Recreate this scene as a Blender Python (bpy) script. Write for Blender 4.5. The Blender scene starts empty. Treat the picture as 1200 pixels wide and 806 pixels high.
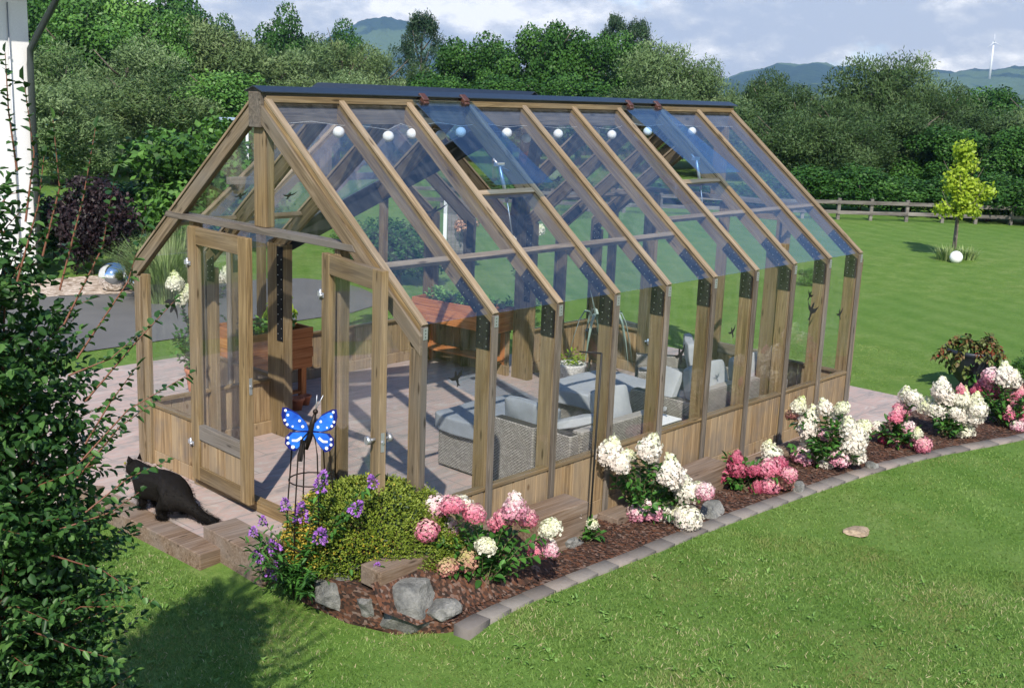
import bpy, bmesh, math, random
import numpy as np
from mathutils import Vector, Matrix, Quaternion
R=math.radians
rnd=random.Random(7); rng=np.random.default_rng(11)
SC=bpy.context.scene; COL=SC.collection
# ------------------------------------------------------------------ camera
CX,CY,CZ=-5.423,-5.754,3.583
YAW,PIT,ROL,FPX=.7362,-.2176,.0405,1353.8
_fw=Vector((math.cos(PIT)*math.cos(YAW),math.cos(PIT)*math.sin(YAW),math.sin(PIT)))
_r=_fw.cross(Vector((0,0,1))).normalized(); _u=_r.cross(_fw)
_r2=_r*math.cos(ROL)+_u*math.sin(ROL); _u2=-_r*math.sin(ROL)+_u*math.cos(ROL)
cd=bpy.data.cameras.new('camera'); cam=bpy.data.objects.new('camera',cd); COL.objects.link(cam)
m=Matrix((( _r2.x,_u2.x,-_fw.x,CX),(_r2.y,_u2.y,-_fw.y,CY),(_r2.z,_u2.z,-_fw.z,CZ),(0,0,0,1)))
cam.matrix_world=m; cd.sensor_width=36; cd.lens=FPX/1200*36; cd.clip_start=.05; cd.clip_end=9000
SC.camera=cam
SUN_AZ,SUN_EL=R(221),R(42)
SDIR=Vector((math.cos(SUN_EL)*math.cos(SUN_AZ),math.cos(SUN_EL)*math.sin(SUN_AZ),math.sin(SUN_EL)))
# ------------------------------------------------------------------ world and sun
w=bpy.data.worlds.new('World'); SC.world=w; w.use_nodes=True
nt=w.node_tree; N=nt.nodes; N.clear()
out=N.new('ShaderNodeOutputWorld'); bg=N.new('ShaderNodeBackground'); bg.inputs[1].default_value=.14
sky=N.new('ShaderNodeTexSky'); sky.sky_type='NISHITA'; sky.sun_disc=False
sky.sun_elevation=SUN_EL; sky.sun_rotation=R(90)-SUN_AZ; sky.altitude=300; sky.air_density=1.0; sky.dust_density=.3; sky.ozone_density=3.5
tc=N.new('ShaderNodeTexCoord'); sep=N.new('ShaderNodeSeparateXYZ')
nt.links.new(tc.outputs['Generated'],sep.inputs[0])
# flatten the direction on a cloud layer: xy/(z+.12)
def wmath(op,a,b=None,c=None,clamp=False):
    n=N.new('ShaderNodeMath'); n.operation=op; n.use_clamp=clamp
    for i,v in enumerate((a,b,c)):
        if v is None: continue
        if hasattr(v,'links'): nt.links.new(v,n.inputs[i])
        else: n.inputs[i].default_value=v
    return n.outputs[0]
zz=wmath('ADD',wmath('MAXIMUM',sep.outputs[2],0),.42)
cb=N.new('ShaderNodeCombineXYZ')
nt.links.new(wmath('DIVIDE',sep.outputs[0],zz),cb.inputs[0]); nt.links.new(wmath('DIVIDE',sep.outputs[1],zz),cb.inputs[1])
def wnoise(scale,detail,rough,off):
    mp=N.new('ShaderNodeMapping'); mp.inputs[1].default_value=off; nt.links.new(cb.outputs[0],mp.inputs[0])
    n=N.new('ShaderNodeTexNoise'); n.inputs['Scale'].default_value=scale; n.inputs['Detail'].default_value=detail; n.inputs['Roughness'].default_value=rough
    nt.links.new(mp.outputs[0],n.inputs[0]); return n.outputs[0]
def wramp(v,pts):
    n=N.new('ShaderNodeValToRGB'); e=n.color_ramp.elements
    while len(e)<len(pts): e.new(.5)
    for i,(p,c) in enumerate(pts): e[i].position=p; e[i].color=(c[0],c[1],c[2],1)
    nt.links.new(v,n.inputs[0]); return n.outputs[0]
n1=wnoise(1.3,9,.6,(3.1,1.7,0)); n2=wnoise(4.2,12,.62,(9.3,4,2))
cover=wramp(wmath('ADD',n1,wmath('MULTIPLY',sep.outputs[2],-.60)),[(.27,(0,0,0)),(.37,(1,1,1))])
tone=wramp(n2,[(.41,(3.6,3.75,3.95)),(.47,(4.6,4.6,4.5)),(.52,(6.2,6.0,5.6)),(.58,(8.6,8.1,7.2))])
mx=N.new('ShaderNodeMix'); mx.data_type='RGBA'
tint=N.new('ShaderNodeMix'); tint.data_type='RGBA'; tint.blend_type='MULTIPLY'; tint.inputs[0].default_value=1; tint.inputs[7].default_value=(.80,.96,1.10,1); nt.links.new(sky.outputs[0],tint.inputs[6])
nt.links.new(cover,mx.inputs[0]); nt.links.new(tint.outputs[2],mx.inputs[6]); nt.links.new(tone,mx.inputs[7])
nt.links.new(mx.outputs[2],bg.inputs[0]); nt.links.new(bg.outputs[0],out.inputs[0])
sd=bpy.data.lights.new('sun','SUN'); sd.energy=4.7; sd.angle=R(.55); sd.color=(1,.93,.81)
so=bpy.data.objects.new('sun',sd); COL.objects.link(so); so.rotation_mode='QUATERNION'; so.rotation_quaternion=SDIR.to_track_quat('Z','Y')
so.location=(-20,-20,25)
vs=SC.view_settings; vs.view_transform='Standard'; vs.look='None'; vs.exposure=0.45; vs.gamma=1; vs.use_curve_mapping=False
SC.render.engine='CYCLES'; cy=SC.cycles
cy.use_denoising=True; cy.max_bounces=8; cy.diffuse_bounces=3; cy.glossy_bounces=4; cy.transmission_bounces=4
cy.transparent_max_bounces=40; cy.volume_bounces=0; cy.caustics_reflective=False; cy.caustics_refractive=False; cy.sample_clamp_indirect=6
cy.use_adaptive_sampling=True; cy.adaptive_threshold=.015
# ------------------------------------------------------------------ pixel helpers (reference photo 1200x806)
def ray(px,py):
    d=_fw+_r2*((px-600)/FPX)-_u2*((py-403)/FPX); return Vector((CX,CY,CZ)),d
def W(px,py,z=0.):
    c,d=ray(px,py); return c+d*((z-c.z)/d.z)
def atd(px,dist,z=0.,py=300):                          # ground point in the direction of a picture column, at a distance
    c,d=ray(px,py); h=Vector((d.x,d.y,0)).normalized(); q=c+h*dist; q.z=z; return q
def zat(px,py,dist):                                   # height of a picture point at a distance
    c,d=ray(px,py); return c.z+d.z*dist/math.hypot(d.x,d.y)
def onplane(px,py,q):                                  # on the upright plane facing the camera through q
    c,d=ray(px,py); n=Vector((q.x-c.x,q.y-c.y,0)).normalized(); return c+d*((q-c).dot(n)/d.dot(n))
# ------------------------------------------------------------------ materials
class M_:
    def __init__(s,name,rough=.7,spec=.3):
        s.m=bpy.data.materials.new(name); s.m.use_nodes=True; s.t=s.m.node_tree; s.n=s.t.nodes; s.b=s.n['Principled BSDF']
        s.b.inputs['Roughness'].default_value=rough; s.b.inputs['Specular IOR Level'].default_value=spec
    def L(s,a,b): s.t.links.new(a,b)
    def node(s,k,**kw):
        n=s.n.new(k)
        for a,v in kw.items(): setattr(n,a,v)
        return n
    def coords(s,kind='Object',scale=(1,1,1),rand=False,rot=(0,0,0)):
        t=s.node('ShaderNodeTexCoord'); mp=s.node('ShaderNodeMapping'); mp.inputs['Scale'].default_value=scale; mp.inputs['Rotation'].default_value=rot
        s.L(t.outputs[kind],mp.inputs[0])
        if rand:
            oi=s.node('ShaderNodeObjectInfo'); v=s.node('ShaderNodeVectorMath',operation='SCALE'); 
            c=s.node('ShaderNodeCombineXYZ'); s.L(oi.outputs['Random'],c.inputs[0]); s.L(oi.outputs['Random'],c.inputs[1]); s.L(oi.outputs['Random'],c.inputs[2])
            s.L(c.outputs[0],v.inputs[0]); v.inputs['Scale'].default_value=37; s.L(v.outputs[0],mp.inputs['Location'])
        return mp.outputs[0]
    def noise(s,vec,scale,detail=4,rough=.55,dist=0):
        n=s.node('ShaderNodeTexNoise'); n.inputs['Scale'].default_value=scale; n.inputs['Detail'].default_value=detail
        n.inputs['Roughness'].default_value=rough; n.inputs['Distortion'].default_value=dist; s.L(vec,n.inputs['Vector']); return n.outputs[0]
    def ramp(s,f,pts,interp='LINEAR'):
        n=s.node('ShaderNodeValToRGB'); n.color_ramp.interpolation=interp; e=n.color_ramp.elements
        while len(e)<len(pts): e.new(.5)
        for i,(p,c) in enumerate(pts):
            e[i].position=p; e[i].color=(*c,1) if len(c)==3 else c
        s.L(f,n.inputs[0]); return n.outputs[0]
    def mix(s,f,a,b,mode='MIX'):
        n=s.node('ShaderNodeMix',data_type='RGBA',blend_type=mode)
        for i,v in ((0,f),(6,a),(7,b)):
            if hasattr(v,'links'): s.L(v,n.inputs[i])
            else: n.inputs[i].default_value=v if i==0 else (*v,1)
        return n.outputs[2]
    def math(s,op,a,b=0.,clamp=False):
        n=s.node('ShaderNodeMath',operation=op,use_clamp=clamp)
        for i,v in ((0,a),(1,b)):
            if hasattr(v,'links'): s.L(v,n.inputs[i])
            else: n.inputs[i].default_value=v
        return n.outputs[0]
    def color(s,c):
        if hasattr(c,'links'): s.L(c,s.b.inputs['Base Color'])
        else: s.b.inputs['Base Color'].default_value=(*c,1)
    def bump(s,h,strength=.3,dist=.01):
        n=s.node('ShaderNodeBump'); n.inputs['Strength'].default_value=strength; n.inputs['Distance'].default_value=dist
        s.L(h,n.inputs['Height']); s.L(n.outputs[0],s.b.inputs['Normal'])
def g3(v): return (v,v,v)
def wood(name,dark,mid,light,rough=.75,wear=0.5,weath=(.30,.28,.25)):
    M=M_(name,rough,.25); v=M.coords('Object',(1.5,36,36),True)
    g=M.noise(v,1.0,6,.62,1.2); col=M.ramp(g,[(.30,tuple(c*.85 for c in dark)),(.43,tuple((a+b)/2 for a,b in zip(dark,mid))),(.52,mid),(.66,light)])
    v2=M.coords('Object',(.9,2.5,2.5),True); big=M.noise(v2,1.3,3,.5)
    col=M.mix(M.math('MULTIPLY',M.ramp(big,[(.42,g3(0)),(.68,g3(1))]),wear),col,weath)
    # knots
    vk=M.coords('Object',(1.6,7,7),True); vo=M.node('ShaderNodeTexVoronoi'); vo.inputs['Scale'].default_value=1.6; M.L(vk,vo.inputs['Vector'])
    kn=M.ramp(vo.outputs['Distance'],[(.07,g3(1)),(.15,g3(0))]); col=M.mix(M.math('MULTIPLY',kn,.85),col,tuple(c*.45 for c in dark))
    oi=M.node('ShaderNodeObjectInfo'); hs=M.node('ShaderNodeHueSaturation'); M.L(col,hs.inputs['Color'])
    M.L(M.math('ADD',M.math('MULTIPLY',oi.outputs['Random'],.35),.82),hs.inputs['Value'])
    M.L(hs.outputs[0],M.b.inputs['Base Color']); M.bump(g,.35,.004); return M.m
WOOD=wood('weathered_pine',(.105,.068,.032),(.19,.130,.062),(.275,.198,.105),wear=.45,weath=(.20,.17,.135))
WOODG=wood('grey_pine',(.075,.06,.047),(.15,.125,.10),(.22,.185,.15),wear=.7,weath=(.16,.15,.14))
WOODL=wood('pale_pine',(.17,.12,.07),(.27,.20,.128),(.35,.27,.185),wear=.35,weath=(.29,.26,.225))
WOODM=wood('greyed_pine',(.085,.06,.035),(.165,.122,.075),(.235,.18,.12),wear=.6,weath=(.17,.155,.135))
ORANGE=wood('orange_wood',(.27,.085,.026),(.42,.155,.05),(.50,.21,.08),wear=.12,weath=(.3,.12,.06))
SLEEP=wood('sleeper_wood',(.10,.062,.038),(.20,.135,.09),(.28,.21,.16),wear=.5,weath=(.26,.225,.20))
FENCE=wood('fence_wood',(.055,.05,.045),(.12,.11,.10),(.19,.175,.16),wear=.5)
BARK=wood('tree_bark',(.045,.035,.025),(.10,.08,.06),(.17,.14,.11),wear=.2)
def plain(name,c,rough=.5,metal=0.,spec=.5,bump=0,bs=60,var=.0):
    M=M_(name,rough,spec); M.b.inputs['Metallic'].default_value=metal
    if var or bump:
        v=M.coords('Object'); n=M.noise(v,bs,4)
        if var:
            a=tuple(max(0,x*(1-var)) for x in c); b=tuple(min(1,x*(1+var)) for x in c)
            M.color(M.ramp(n,[(.3,a),(.7,b)]))
        else: M.color(c)
        if bump: M.bump(n,bump,.004)
    else: M.color(c)
    return M.m
BLACKMET=plain('black_steel_plate',(.008,.008,.009),.7,0,.15)
SCREW=plain('steel_screws',(.75,.76,.78),.35,1)
ANTH=plain('anthracite_sheet',(.018,.024,.036),.4,.2,.6,.05,20,.15)
STEEL=plain('galvanised_steel',(.50,.52,.56),.42,.75)
CHROME=plain('chrome',(.85,.86,.88),.03,1)
BROWNPL=plain('brown_plastic',(.075,.03,.022),.45)
IRON=plain('dark_iron',(.03,.022,.018),.5,.7,.4)
BLACK=plain('black_matt',(.008,.008,.009),.6)
WHITE=plain('white_paint',(.78,.79,.80),.5,0,.4)
RENDERW=plain('white_render',(.80,.80,.80),.85,0,.2,.25,30,.04)
ZINC=plain('dark_green_downpipe',(.06,.075,.075),.35,.6)
TERRA=plain('terracotta',(.42,.15,.075),.75,0,.3,.1,20,.2)
LANT=plain('white_paper',(.88,.88,.90),.7,0,.2)
CUSH=plain('blue_grey_fabric',(.25,.27,.30),.92,0,.1,.5,14,.07)
SOIL=plain('potting_soil',(.035,.022,.015),.95,0,.1,.8,40,.5)
TURB=plain('turbine_white',(.85,.85,.86),.4)
def glassmat(name,tint,f0):
    M=M_(name); n=M.n; n.remove(M.b)
    geo=M.node('ShaderNodeNewGeometry'); dt=M.node('ShaderNodeVectorMath',operation='DOT_PRODUCT'); M.L(geo.outputs['Incoming'],dt.inputs[0]); M.L(geo.outputs['Normal'],dt.inputs[1])
    c=M.math('ABSOLUTE',dt.outputs['Value']); p=M.math('POWER',M.math('SUBTRACT',1.,c,True),5.)
    F=M.math('ADD',M.math('MULTIPLY',p,1-f0),f0)
    tr=M.node('ShaderNodeBsdfTransparent'); tr.inputs[0].default_value=(*tint,1)
    gl=M.node('ShaderNodeBsdfGlossy'); gl.inputs['Roughness'].default_value=.0; gl.inputs[0].default_value=(1,1,1,1)
    v=M.coords('Object'); b=M.node('ShaderNodeBump'); b.inputs['Strength'].default_value=.02; b.inputs['Distance'].default_value=.02; M.L(M.noise(v,1.5,2),b.inputs['Height']); M.L(b.outputs[0],gl.inputs['Normal'])
    mx=M.node('ShaderNodeMixShader'); M.L(F,mx.inputs[0]); M.L(tr.outputs[0],mx.inputs[1]); M.L(gl.outputs[0],mx.inputs[2])
    df=M.node('ShaderNodeBsdfDiffuse'); df.inputs[0].default_value=(.62,.62,.60,1); m2=M.node('ShaderNodeMixShader')
    dn=M.noise(M.coords('Object',(7,1.4,1)),1.6,6,.65); M.L(M.ramp(dn,[(.45,g3(.002)),(.78,g3(.034))]),m2.inputs[0]); M.L(mx.outputs[0],m2.inputs[1]); M.L(df.outputs[0],m2.inputs[2])
    M.L(m2.outputs[0],n['Material Output'].inputs[0]); return M.m
GLASS=glassmat('window_glass',(.975,.985,.985),.018)
ROOFG=glassmat('roof_glass',(.965,.98,.99),.088)
SASHG=glassmat('tinted_sash_glass',(.72,.84,.95),.09)
def foliage(name,a,b,c,rough=.5,trans=.16,spec=.35,ns=1.2):
    M=M_(name,rough,spec); at=M.node('ShaderNodeAttribute'); at.attribute_name='var'
    col=M.ramp(at.outputs['Fac'],[(.05,a),(.5,b),(.95,c)])
    v=M.coords('Object'); nz=M.noise(v,ns,2); col=M.mix(M.math('MULTIPLY',nz,.35),col,a)
    M.color(col)
    tl=M.node('ShaderNodeBsdfTranslucent'); M.L(M.mix(.5,col,(.35,.45,.08),'MULTIPLY') if False else col,tl.inputs[0])
    mx=M.node('ShaderNodeMixShader'); mx.inputs[0].default_value=trans
    M.L(M.b.outputs[0],mx.inputs[1]); M.L(tl.outputs[0],mx.inputs[2]); M.L(mx.outputs[0],M.n['Material Output'].inputs[0]); return M.m
F_ALDER=foliage('alder_leaves',(.013,.048,.008),(.036,.105,.016),(.085,.195,.036),spec=.2)
F_WILLOW=foliage('willow_leaves',(.06,.11,.036),(.135,.21,.08),(.26,.35,.17),trans=.22,spec=.2)
F_OLIVE=foliage('dull_green_leaves',(.028,.062,.018),(.060,.108,.034),(.12,.185,.068),trans=.18,spec=.2)
F_OLV=foliage('olive_leaves',(.05,.095,.03),(.115,.175,.06),(.21,.28,.12),trans=.18,spec=.2)
F_BRIGHT=foliage('fresh_green_leaves',(.03,.085,.012),(.075,.19,.03),(.16,.32,.06))
F_SPRUCE=foliage('spruce_needles',(.012,.035,.014),(.03,.07,.028),(.06,.115,.05))
F_COPPER=foliage('copper_leaves',(.008,.005,.007),(.022,.012,.016),(.05,.025,.03))
F_YOUNG=foliage('yellow_green_leaves',(.20,.32,.02),(.40,.52,.04),(.60,.68,.10),trans=.4)
F_BUSH=foliage('dark_bush_leaves',(.018,.055,.012),(.042,.115,.028),(.10,.21,.05),.45,.25,.35,.8)
F_BOX=foliage('boxwood_leaves',(.09,.15,.015),(.20,.28,.03),(.36,.42,.07),ns=2,trans=.35)
F_BOXY=foliage('yellowed_boxwood_leaves',(.34,.26,.03),(.50,.38,.05),(.60,.48,.09))
F_HYD=foliage('hydrangea_leaves',(.022,.075,.014),(.05,.15,.025),(.11,.27,.045),.42)
F_GRASSY=foliage('ornamental_grass_blades',(.10,.16,.05),(.22,.32,.10),(.42,.50,.22))
F_AGAVE=foliage('silver_leaves',(.16,.24,.20),(.30,.40,.36),(.50,.58,.56))
F_REDLEAF=foliage('red_green_leaves',(.20,.03,.02),(.07,.12,.03),(.12,.20,.05))
F_TWIG=plain('red_brown_twigs',(.16,.06,.035),.6)
F_STEM=plain('green_stems',(.12,.11,.05),.6)
def petal(name,low,high,mid=None,nz=.5):
    M=M_(name,.6,.2); t=M.node('ShaderNodeTexCoord'); s=M.node('ShaderNodeSeparateXYZ'); M.L(t.outputs['Object'],s.inputs[0])
    at=M.node('ShaderNodeAttribute'); at.attribute_name='var'
    f=M.math('ADD',M.math('MULTIPLY',s.outputs[2],.45),M.math('MULTIPLY',at.outputs['Fac'],nz),True)
    col=M.ramp(f,[(.1,low),(.5,mid or tuple((a+b)/2 for a,b in zip(low,high))),(.9,high)]); M.color(col)
    tl=M.node('ShaderNodeBsdfTranslucent'); M.L(col,tl.inputs[0]); mx=M.node('ShaderNodeMixShader'); mx.inputs[0].default_value=.2
    M.L(M.b.outputs[0],mx.inputs[1]); M.L(tl.outputs[0],mx.inputs[2]); M.L(mx.outputs[0],M.n['Material Output'].inputs[0]); return M.m
P_WHITE=petal('white_florets',(.70,.62,.55),(.74,.78,.48),(.80,.77,.68))
P_CREAM=petal('cream_florets',(.78,.74,.62),(.62,.70,.28),(.76,.76,.55))
P_PW=petal('pink_white_florets',(.62,.25,.34),(.80,.74,.62),(.76,.58,.60))
P_PINK=petal('pink_florets',(.62,.16,.24),(.72,.48,.42),(.66,.28,.36))
P_DEEP=petal('deep_pink_florets',(.36,.05,.10),(.55,.22,.26),(.48,.11,.18))
P_PURP=petal('purple_florets',(.33,.12,.50),(.56,.30,.72))
P_GREENP=petal('green_pink_florets',(.55,.22,.20),(.42,.40,.14),(.52,.36,.22))
# ------------------------------------------------------------------ mesh helpers
def link(name,me,parent=None,mat=None):
    o=bpy.data.objects.new(name,me); COL.objects.link(o)
    if parent: o.parent=parent
    if mat and me and not me.materials: me.materials.append(mat)
    return o
def tag(o,label=None,cat=None,group=None,kind=None):
    if label: o['label']=label
    if cat: o['category']=cat
    if group: o['group']=group
    if kind: o['kind']=kind
    return o
def empty(name,loc,rz=0,label=None,cat=None,group=None):
    o=bpy.data.objects.new(name,None); COL.objects.link(o); o.location=loc; o.rotation_euler=(0,0,rz); o.empty_display_size=.1
    return tag(o,label,cat,group)
class MB:
    def __init__(s): s.b=bmesh.new(); s.mi=0
    def _add(s,vs,fs):
        v=[s.b.verts.new(p) for p in vs]
        for f in fs:
            try: fc=s.b.faces.new([v[i] for i in f]); fc.material_index=s.mi
            except ValueError: pass
        return v
    def box(s,x0,x1,y0,y1,z0,z1):
        s._add([(x0,y0,z0),(x1,y0,z0),(x1,y1,z0),(x0,y1,z0),(x0,y0,z1),(x1,y0,z1),(x1,y1,z1),(x0,y1,z1)],
               [(0,3,2,1),(4,5,6,7),(0,1,5,4),(1,2,6,5),(2,3,7,6),(3,0,4,7)])
    def prism(s,poly,axis_from,axis_to,f):              # poly of 2D points, f(a,b,t)->xyz
        n=len(poly); vs=[f(a,b,axis_from) for a,b in poly]+[f(a,b,axis_to) for a,b in poly]
        s._add(vs,[tuple(range(n))[::-1],tuple(range(n,2*n))]+[(i,(i+1)%n,n+(i+1)%n,n+i) for i in range(n)])
    def tube(s,pts,r,n=8,caps=True,r2=None):
        pts=[Vector(p) for p in pts]; k=len(pts); rings=[]
        up=Vector((0,0,1))
        for i,p in enumerate(pts):
            t=(pts[min(i+1,k-1)]-pts[max(i-1,0)]).normalized()
            a=t.cross(up if abs(t.z)<.95 else Vector((1,0,0))).normalized(); b=t.cross(a)
            rr=r if not callable(r) else r(i/(k-1))
            if r2 is not None: rr=r+(r2-r)*i/(k-1)
            rings.append([s.b.verts.new(p+a*(rr*math.cos(2*math.pi*j/n))+b*(rr*math.sin(2*math.pi*j/n))) for j in range(n)])
        for i in range(k-1):
            for j in range(n):
                f=s.b.faces.new((rings[i][j],rings[i][(j+1)%n],rings[i+1][(j+1)%n],rings[i+1][j])); f.material_index=s.mi; f.smooth=True
        if caps:
            for q in (rings[0][::-1],rings[-1]): 
                f=s.b.faces.new(q); f.material_index=s.mi
    def lathe(s,prof,n=24,c=(0,0,0)):
        rings=[]
        for r,z in prof: rings.append([s.b.verts.new((c[0]+r*math.cos(2*math.pi*j/n),c[1]+r*math.sin(2*math.pi*j/n),c[2]+z)) for j in range(n)])
        for i in range(len(prof)-1):
            for j in range(n):
                f=s.b.faces.new((rings[i][j],rings[i][(j+1)%n],rings[i+1][(j+1)%n],rings[i+1][j])); f.material_index=s.mi; f.smooth=True
        s.b.faces.new(rings[0][::-1]); s.b.faces.new(rings[-1])
    def sphere(s,c,r,u=16,v=10,sq=(1,1,1)):
        m_=Matrix.Translation(c)@Matrix.Diagonal((*[r*q for q in sq],1)); bmesh.ops.create_uvsphere(s.b,u_segments=u,v_segments=v,radius=1,matrix=m_)
    def build(s,name,mat,parent=None,bevel=0,smooth=False,seg=1):
        bmesh.ops.recalc_face_normals(s.b,faces=s.b.faces)
        me=bpy.data.meshes.new(name); s.b.to_mesh(me); s.b.free()
        for m_ in (mat if isinstance(mat,(list,tuple)) else [mat]): me.materials.append(m_)
        if smooth: me.polygons.foreach_set('use_smooth',[True]*len(me.polygons))
        o=link(name,me,parent)
        if bevel:
            b=o.modifiers.new('bevel','BEVEL'); b.width=bevel; b.segments=seg; b.limit_method='ANGLE'; b.angle_limit=R(40)
        return o
def frame(O,U,V):                                       # local X=U, Z=V
    U=Vector(U).normalized(); V=Vector(V); V=(V-U*V.dot(U)).normalized(); Y=V.cross(U)
    return Matrix(((U.x,Y.x,V.x,O[0]),(U.y,Y.y,V.y,O[1]),(U.z,Y.z,V.z,O[2]),(0,0,0,1)))
def member(name,poly,wd,O,U,V,mat,parent,bevel=.003):   # profile in local (u,v), thickness wd across, own frame so that the grain runs along it
    b=MB(); b.prism(poly,-wd/2,wd/2,lambda a,c,t:(a,t,c)); o=b.build(name,mat,parent,bevel)
    o.matrix_local=frame(O,U,V); return o
def beam(name,p0,p1,wd,dp,mat,parent,up=(0,0,1),bevel=.003):
    p0,p1=Vector(p0),Vector(p1); L_=(p1-p0).length
    return member(name,[(0,-dp/2),(L_,-dp/2),(L_,dp/2),(0,dp/2)],wd,p0,p1-p0,up,mat,parent,bevel)
def mesh_np(name,V,F,mat,var=None,parent=None,smooth=False):
    me=bpy.data.meshes.new(name); V=np.asarray(V,dtype=np.float32); F=np.asarray(F,dtype=np.int32)
    nf,k=F.shape; me.vertices.add(len(V)); me.vertices.foreach_set('co',V.ravel()); me.loops.add(nf*k); me.loops.foreach_set('vertex_index',F.ravel())
    me.polygons.add(nf); me.polygons.foreach_set('loop_start',np.arange(0,nf*k,k,dtype=np.int32))
    me.update(calc_edges=True)
    if var is not None:
        a=me.attributes.new('var','FLOAT','POINT'); a.data.foreach_set('value',np.asarray(var,dtype=np.float32))
    if smooth: me.polygons.foreach_set('use_smooth',np.ones(nf,dtype=bool))
    me.materials.append(mat); return link(name,me,parent)
def unit(a): return a/np.maximum(np.linalg.norm(a,axis=-1,keepdims=True),1e-9)
def rdir(n): return unit(rng.normal(size=(n,3)))
def leaves(P,D,Nn,Ls,Ws,fold=.25,six=True):              # arrays -> verts, faces
    P=np.asarray(P);n=len(P);D=unit(D);S=unit(np.cross(Nn,D)+1e-6);Nn=unit(np.cross(D,S))
    Ls=np.broadcast_to(np.asarray(Ls,dtype=float),(n,))[:,None];Ws=np.broadcast_to(np.asarray(Ws,dtype=float),(n,))[:,None]
    if six:
        pts=[P,P+D*Ls*.28-S*Ws*.42+Nn*Ws*fold,P+D*Ls*.68-S*Ws*.38+Nn*Ws*fold*.8-Nn*Ls*.03,P+D*Ls-Nn*Ls*.12,P+D*Ls*.68+S*Ws*.38+Nn*Ws*fold*.8-Nn*Ls*.03,P+D*Ls*.28+S*Ws*.42+Nn*Ws*fold]
        V=np.stack(pts,1).reshape(-1,3); b=np.arange(n)[:,None]*6
        F=np.concatenate([b+np.array([[0,3,2,1]]),b+np.array([[0,5,4,3]])]); return V,F,6
    pts=[P,P+D*Ls*.5-S*Ws*.5,P+D*Ls,P+D*Ls*.5+S*Ws*.5]
    V=np.stack(pts,1).reshape(-1,3); b=np.arange(n)[:,None]*4
    return V,b+np.array([[0,1,2,3]]),4
def floor_poly(name,pts,z,mat,kind='structure',thick=None,label=None):
    b=MB(); 
    if thick: b.prism(pts,z-thick,z,lambda a,c,t:(a,c,t))
    else: b._add([(x,y,z) for x,y in pts],[tuple(range(len(pts)))])
    o=b.build(name,mat); tag(o,kind=kind); return o
def clear_children(o): return [c for c in bpy.data.objects if c.parent==o]
def copy_tree(root,kids):
    r=root.copy(); COL.objects.link(r)
    for k in kids:
        c=k.copy(); COL.objects.link(c); c.parent=r
    return r
exec_parts=[]
# ================================================================== ground
def sst(a,b,x): t=np.clip((x-a)/(b-a),0,1); return t*t*(3-2*t)
def gz(x,y):
    x=np.asarray(x,float);y=np.asarray(y,float)
    base=-.125*sst(.4,-1.0,x)*sst(5.6,3.6,y)-.012
    return base+.012*np.sin(x*.9+1.3)*np.sin(y*.7)*sst(-2,-3.5,y)
xs=np.concatenate([[-3300,-1500,-600,-250,-100,-45,-25],np.arange(-14,46,.5),[50,58,70,90,120,180,300,600,1500,3300]])
ys=np.concatenate([[-3300,-1500,-600,-250,-100,-45,-25],np.arange(-14,46,.5),[50,58,70,90,120,180,300,600,1500,3300]])
X,Y=np.meshgrid(xs,ys,indexing='ij'); Z=gz(X,Y); ny=len(ys)
idx=np.arange(len(xs)*ny).reshape(len(xs),ny)
Fq=np.stack([idx[:-1,:-1],idx[1:,:-1],idx[1:,1:],idx[:-1,1:]],-1).reshape(-1,4)
M=M_('lawn_turf',.9,.15); v=M.coords('Object')
a=M.noise(v,.35,3); b_=M.noise(v,2.2,4); c_=M.noise(v,45,3,.7); d_=M.noise(v,.11,2)
col=M.ramp(b_,[(.3,(.10,.18,.030)),(.5,(.150,.235,.045)),(.72,(.23,.29,.088))])
col=M.mix(M.math('MULTIPLY',M.ramp(a,[(.52,g3(0)),(.72,g3(1))]),.4),col,(.25,.28,.095))
col=M.mix(M.math('MULTIPLY',M.ramp(d_,[(.46,g3(0)),(.60,g3(1))]),.45),col,(.075,.17,.026))
col=M.mix(M.math('MULTIPLY',c_,.38),col,(.045,.11,.015))
f2=M.noise(v,14,4,.7); col=M.mix(M.ramp(f2,[(.42,g3(.5)),(.58,g3(0))]),col,(.06,.135,.015))
lf=M.noise(M.coords('Object',(2.2,16,1),rot=(0,0,R(-20))),1,4,.6); col=M.mix(M.math('MULTIPLY',lf,.35),col,(.07,.16,.02))
# faint mowing bands
mp=M.coords('Object',(1,1,1),rot=(0,0,R(28))); wv=M.node('ShaderNodeTexWave'); wv.inputs['Scale'].default_value=.42; wv.inputs['Distortion'].default_value=.6; wv.inputs['Detail'].default_value=1; M.L(mp,wv.inputs[0])
col=M.mix(M.math('MULTIPLY',M.math('MULTIPLY',wv.outputs[1],d_),.30),col,(.19,.29,.08))
M.color(col); M.bump(M.noise(v,70,3,.7),.6,.03); LAWN=M.m
lawn=mesh_np('lawn',np.stack([X,Y,Z],-1).reshape(-1,3),Fq,LAWN,smooth=True); tag(lawn,kind='structure')
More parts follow.
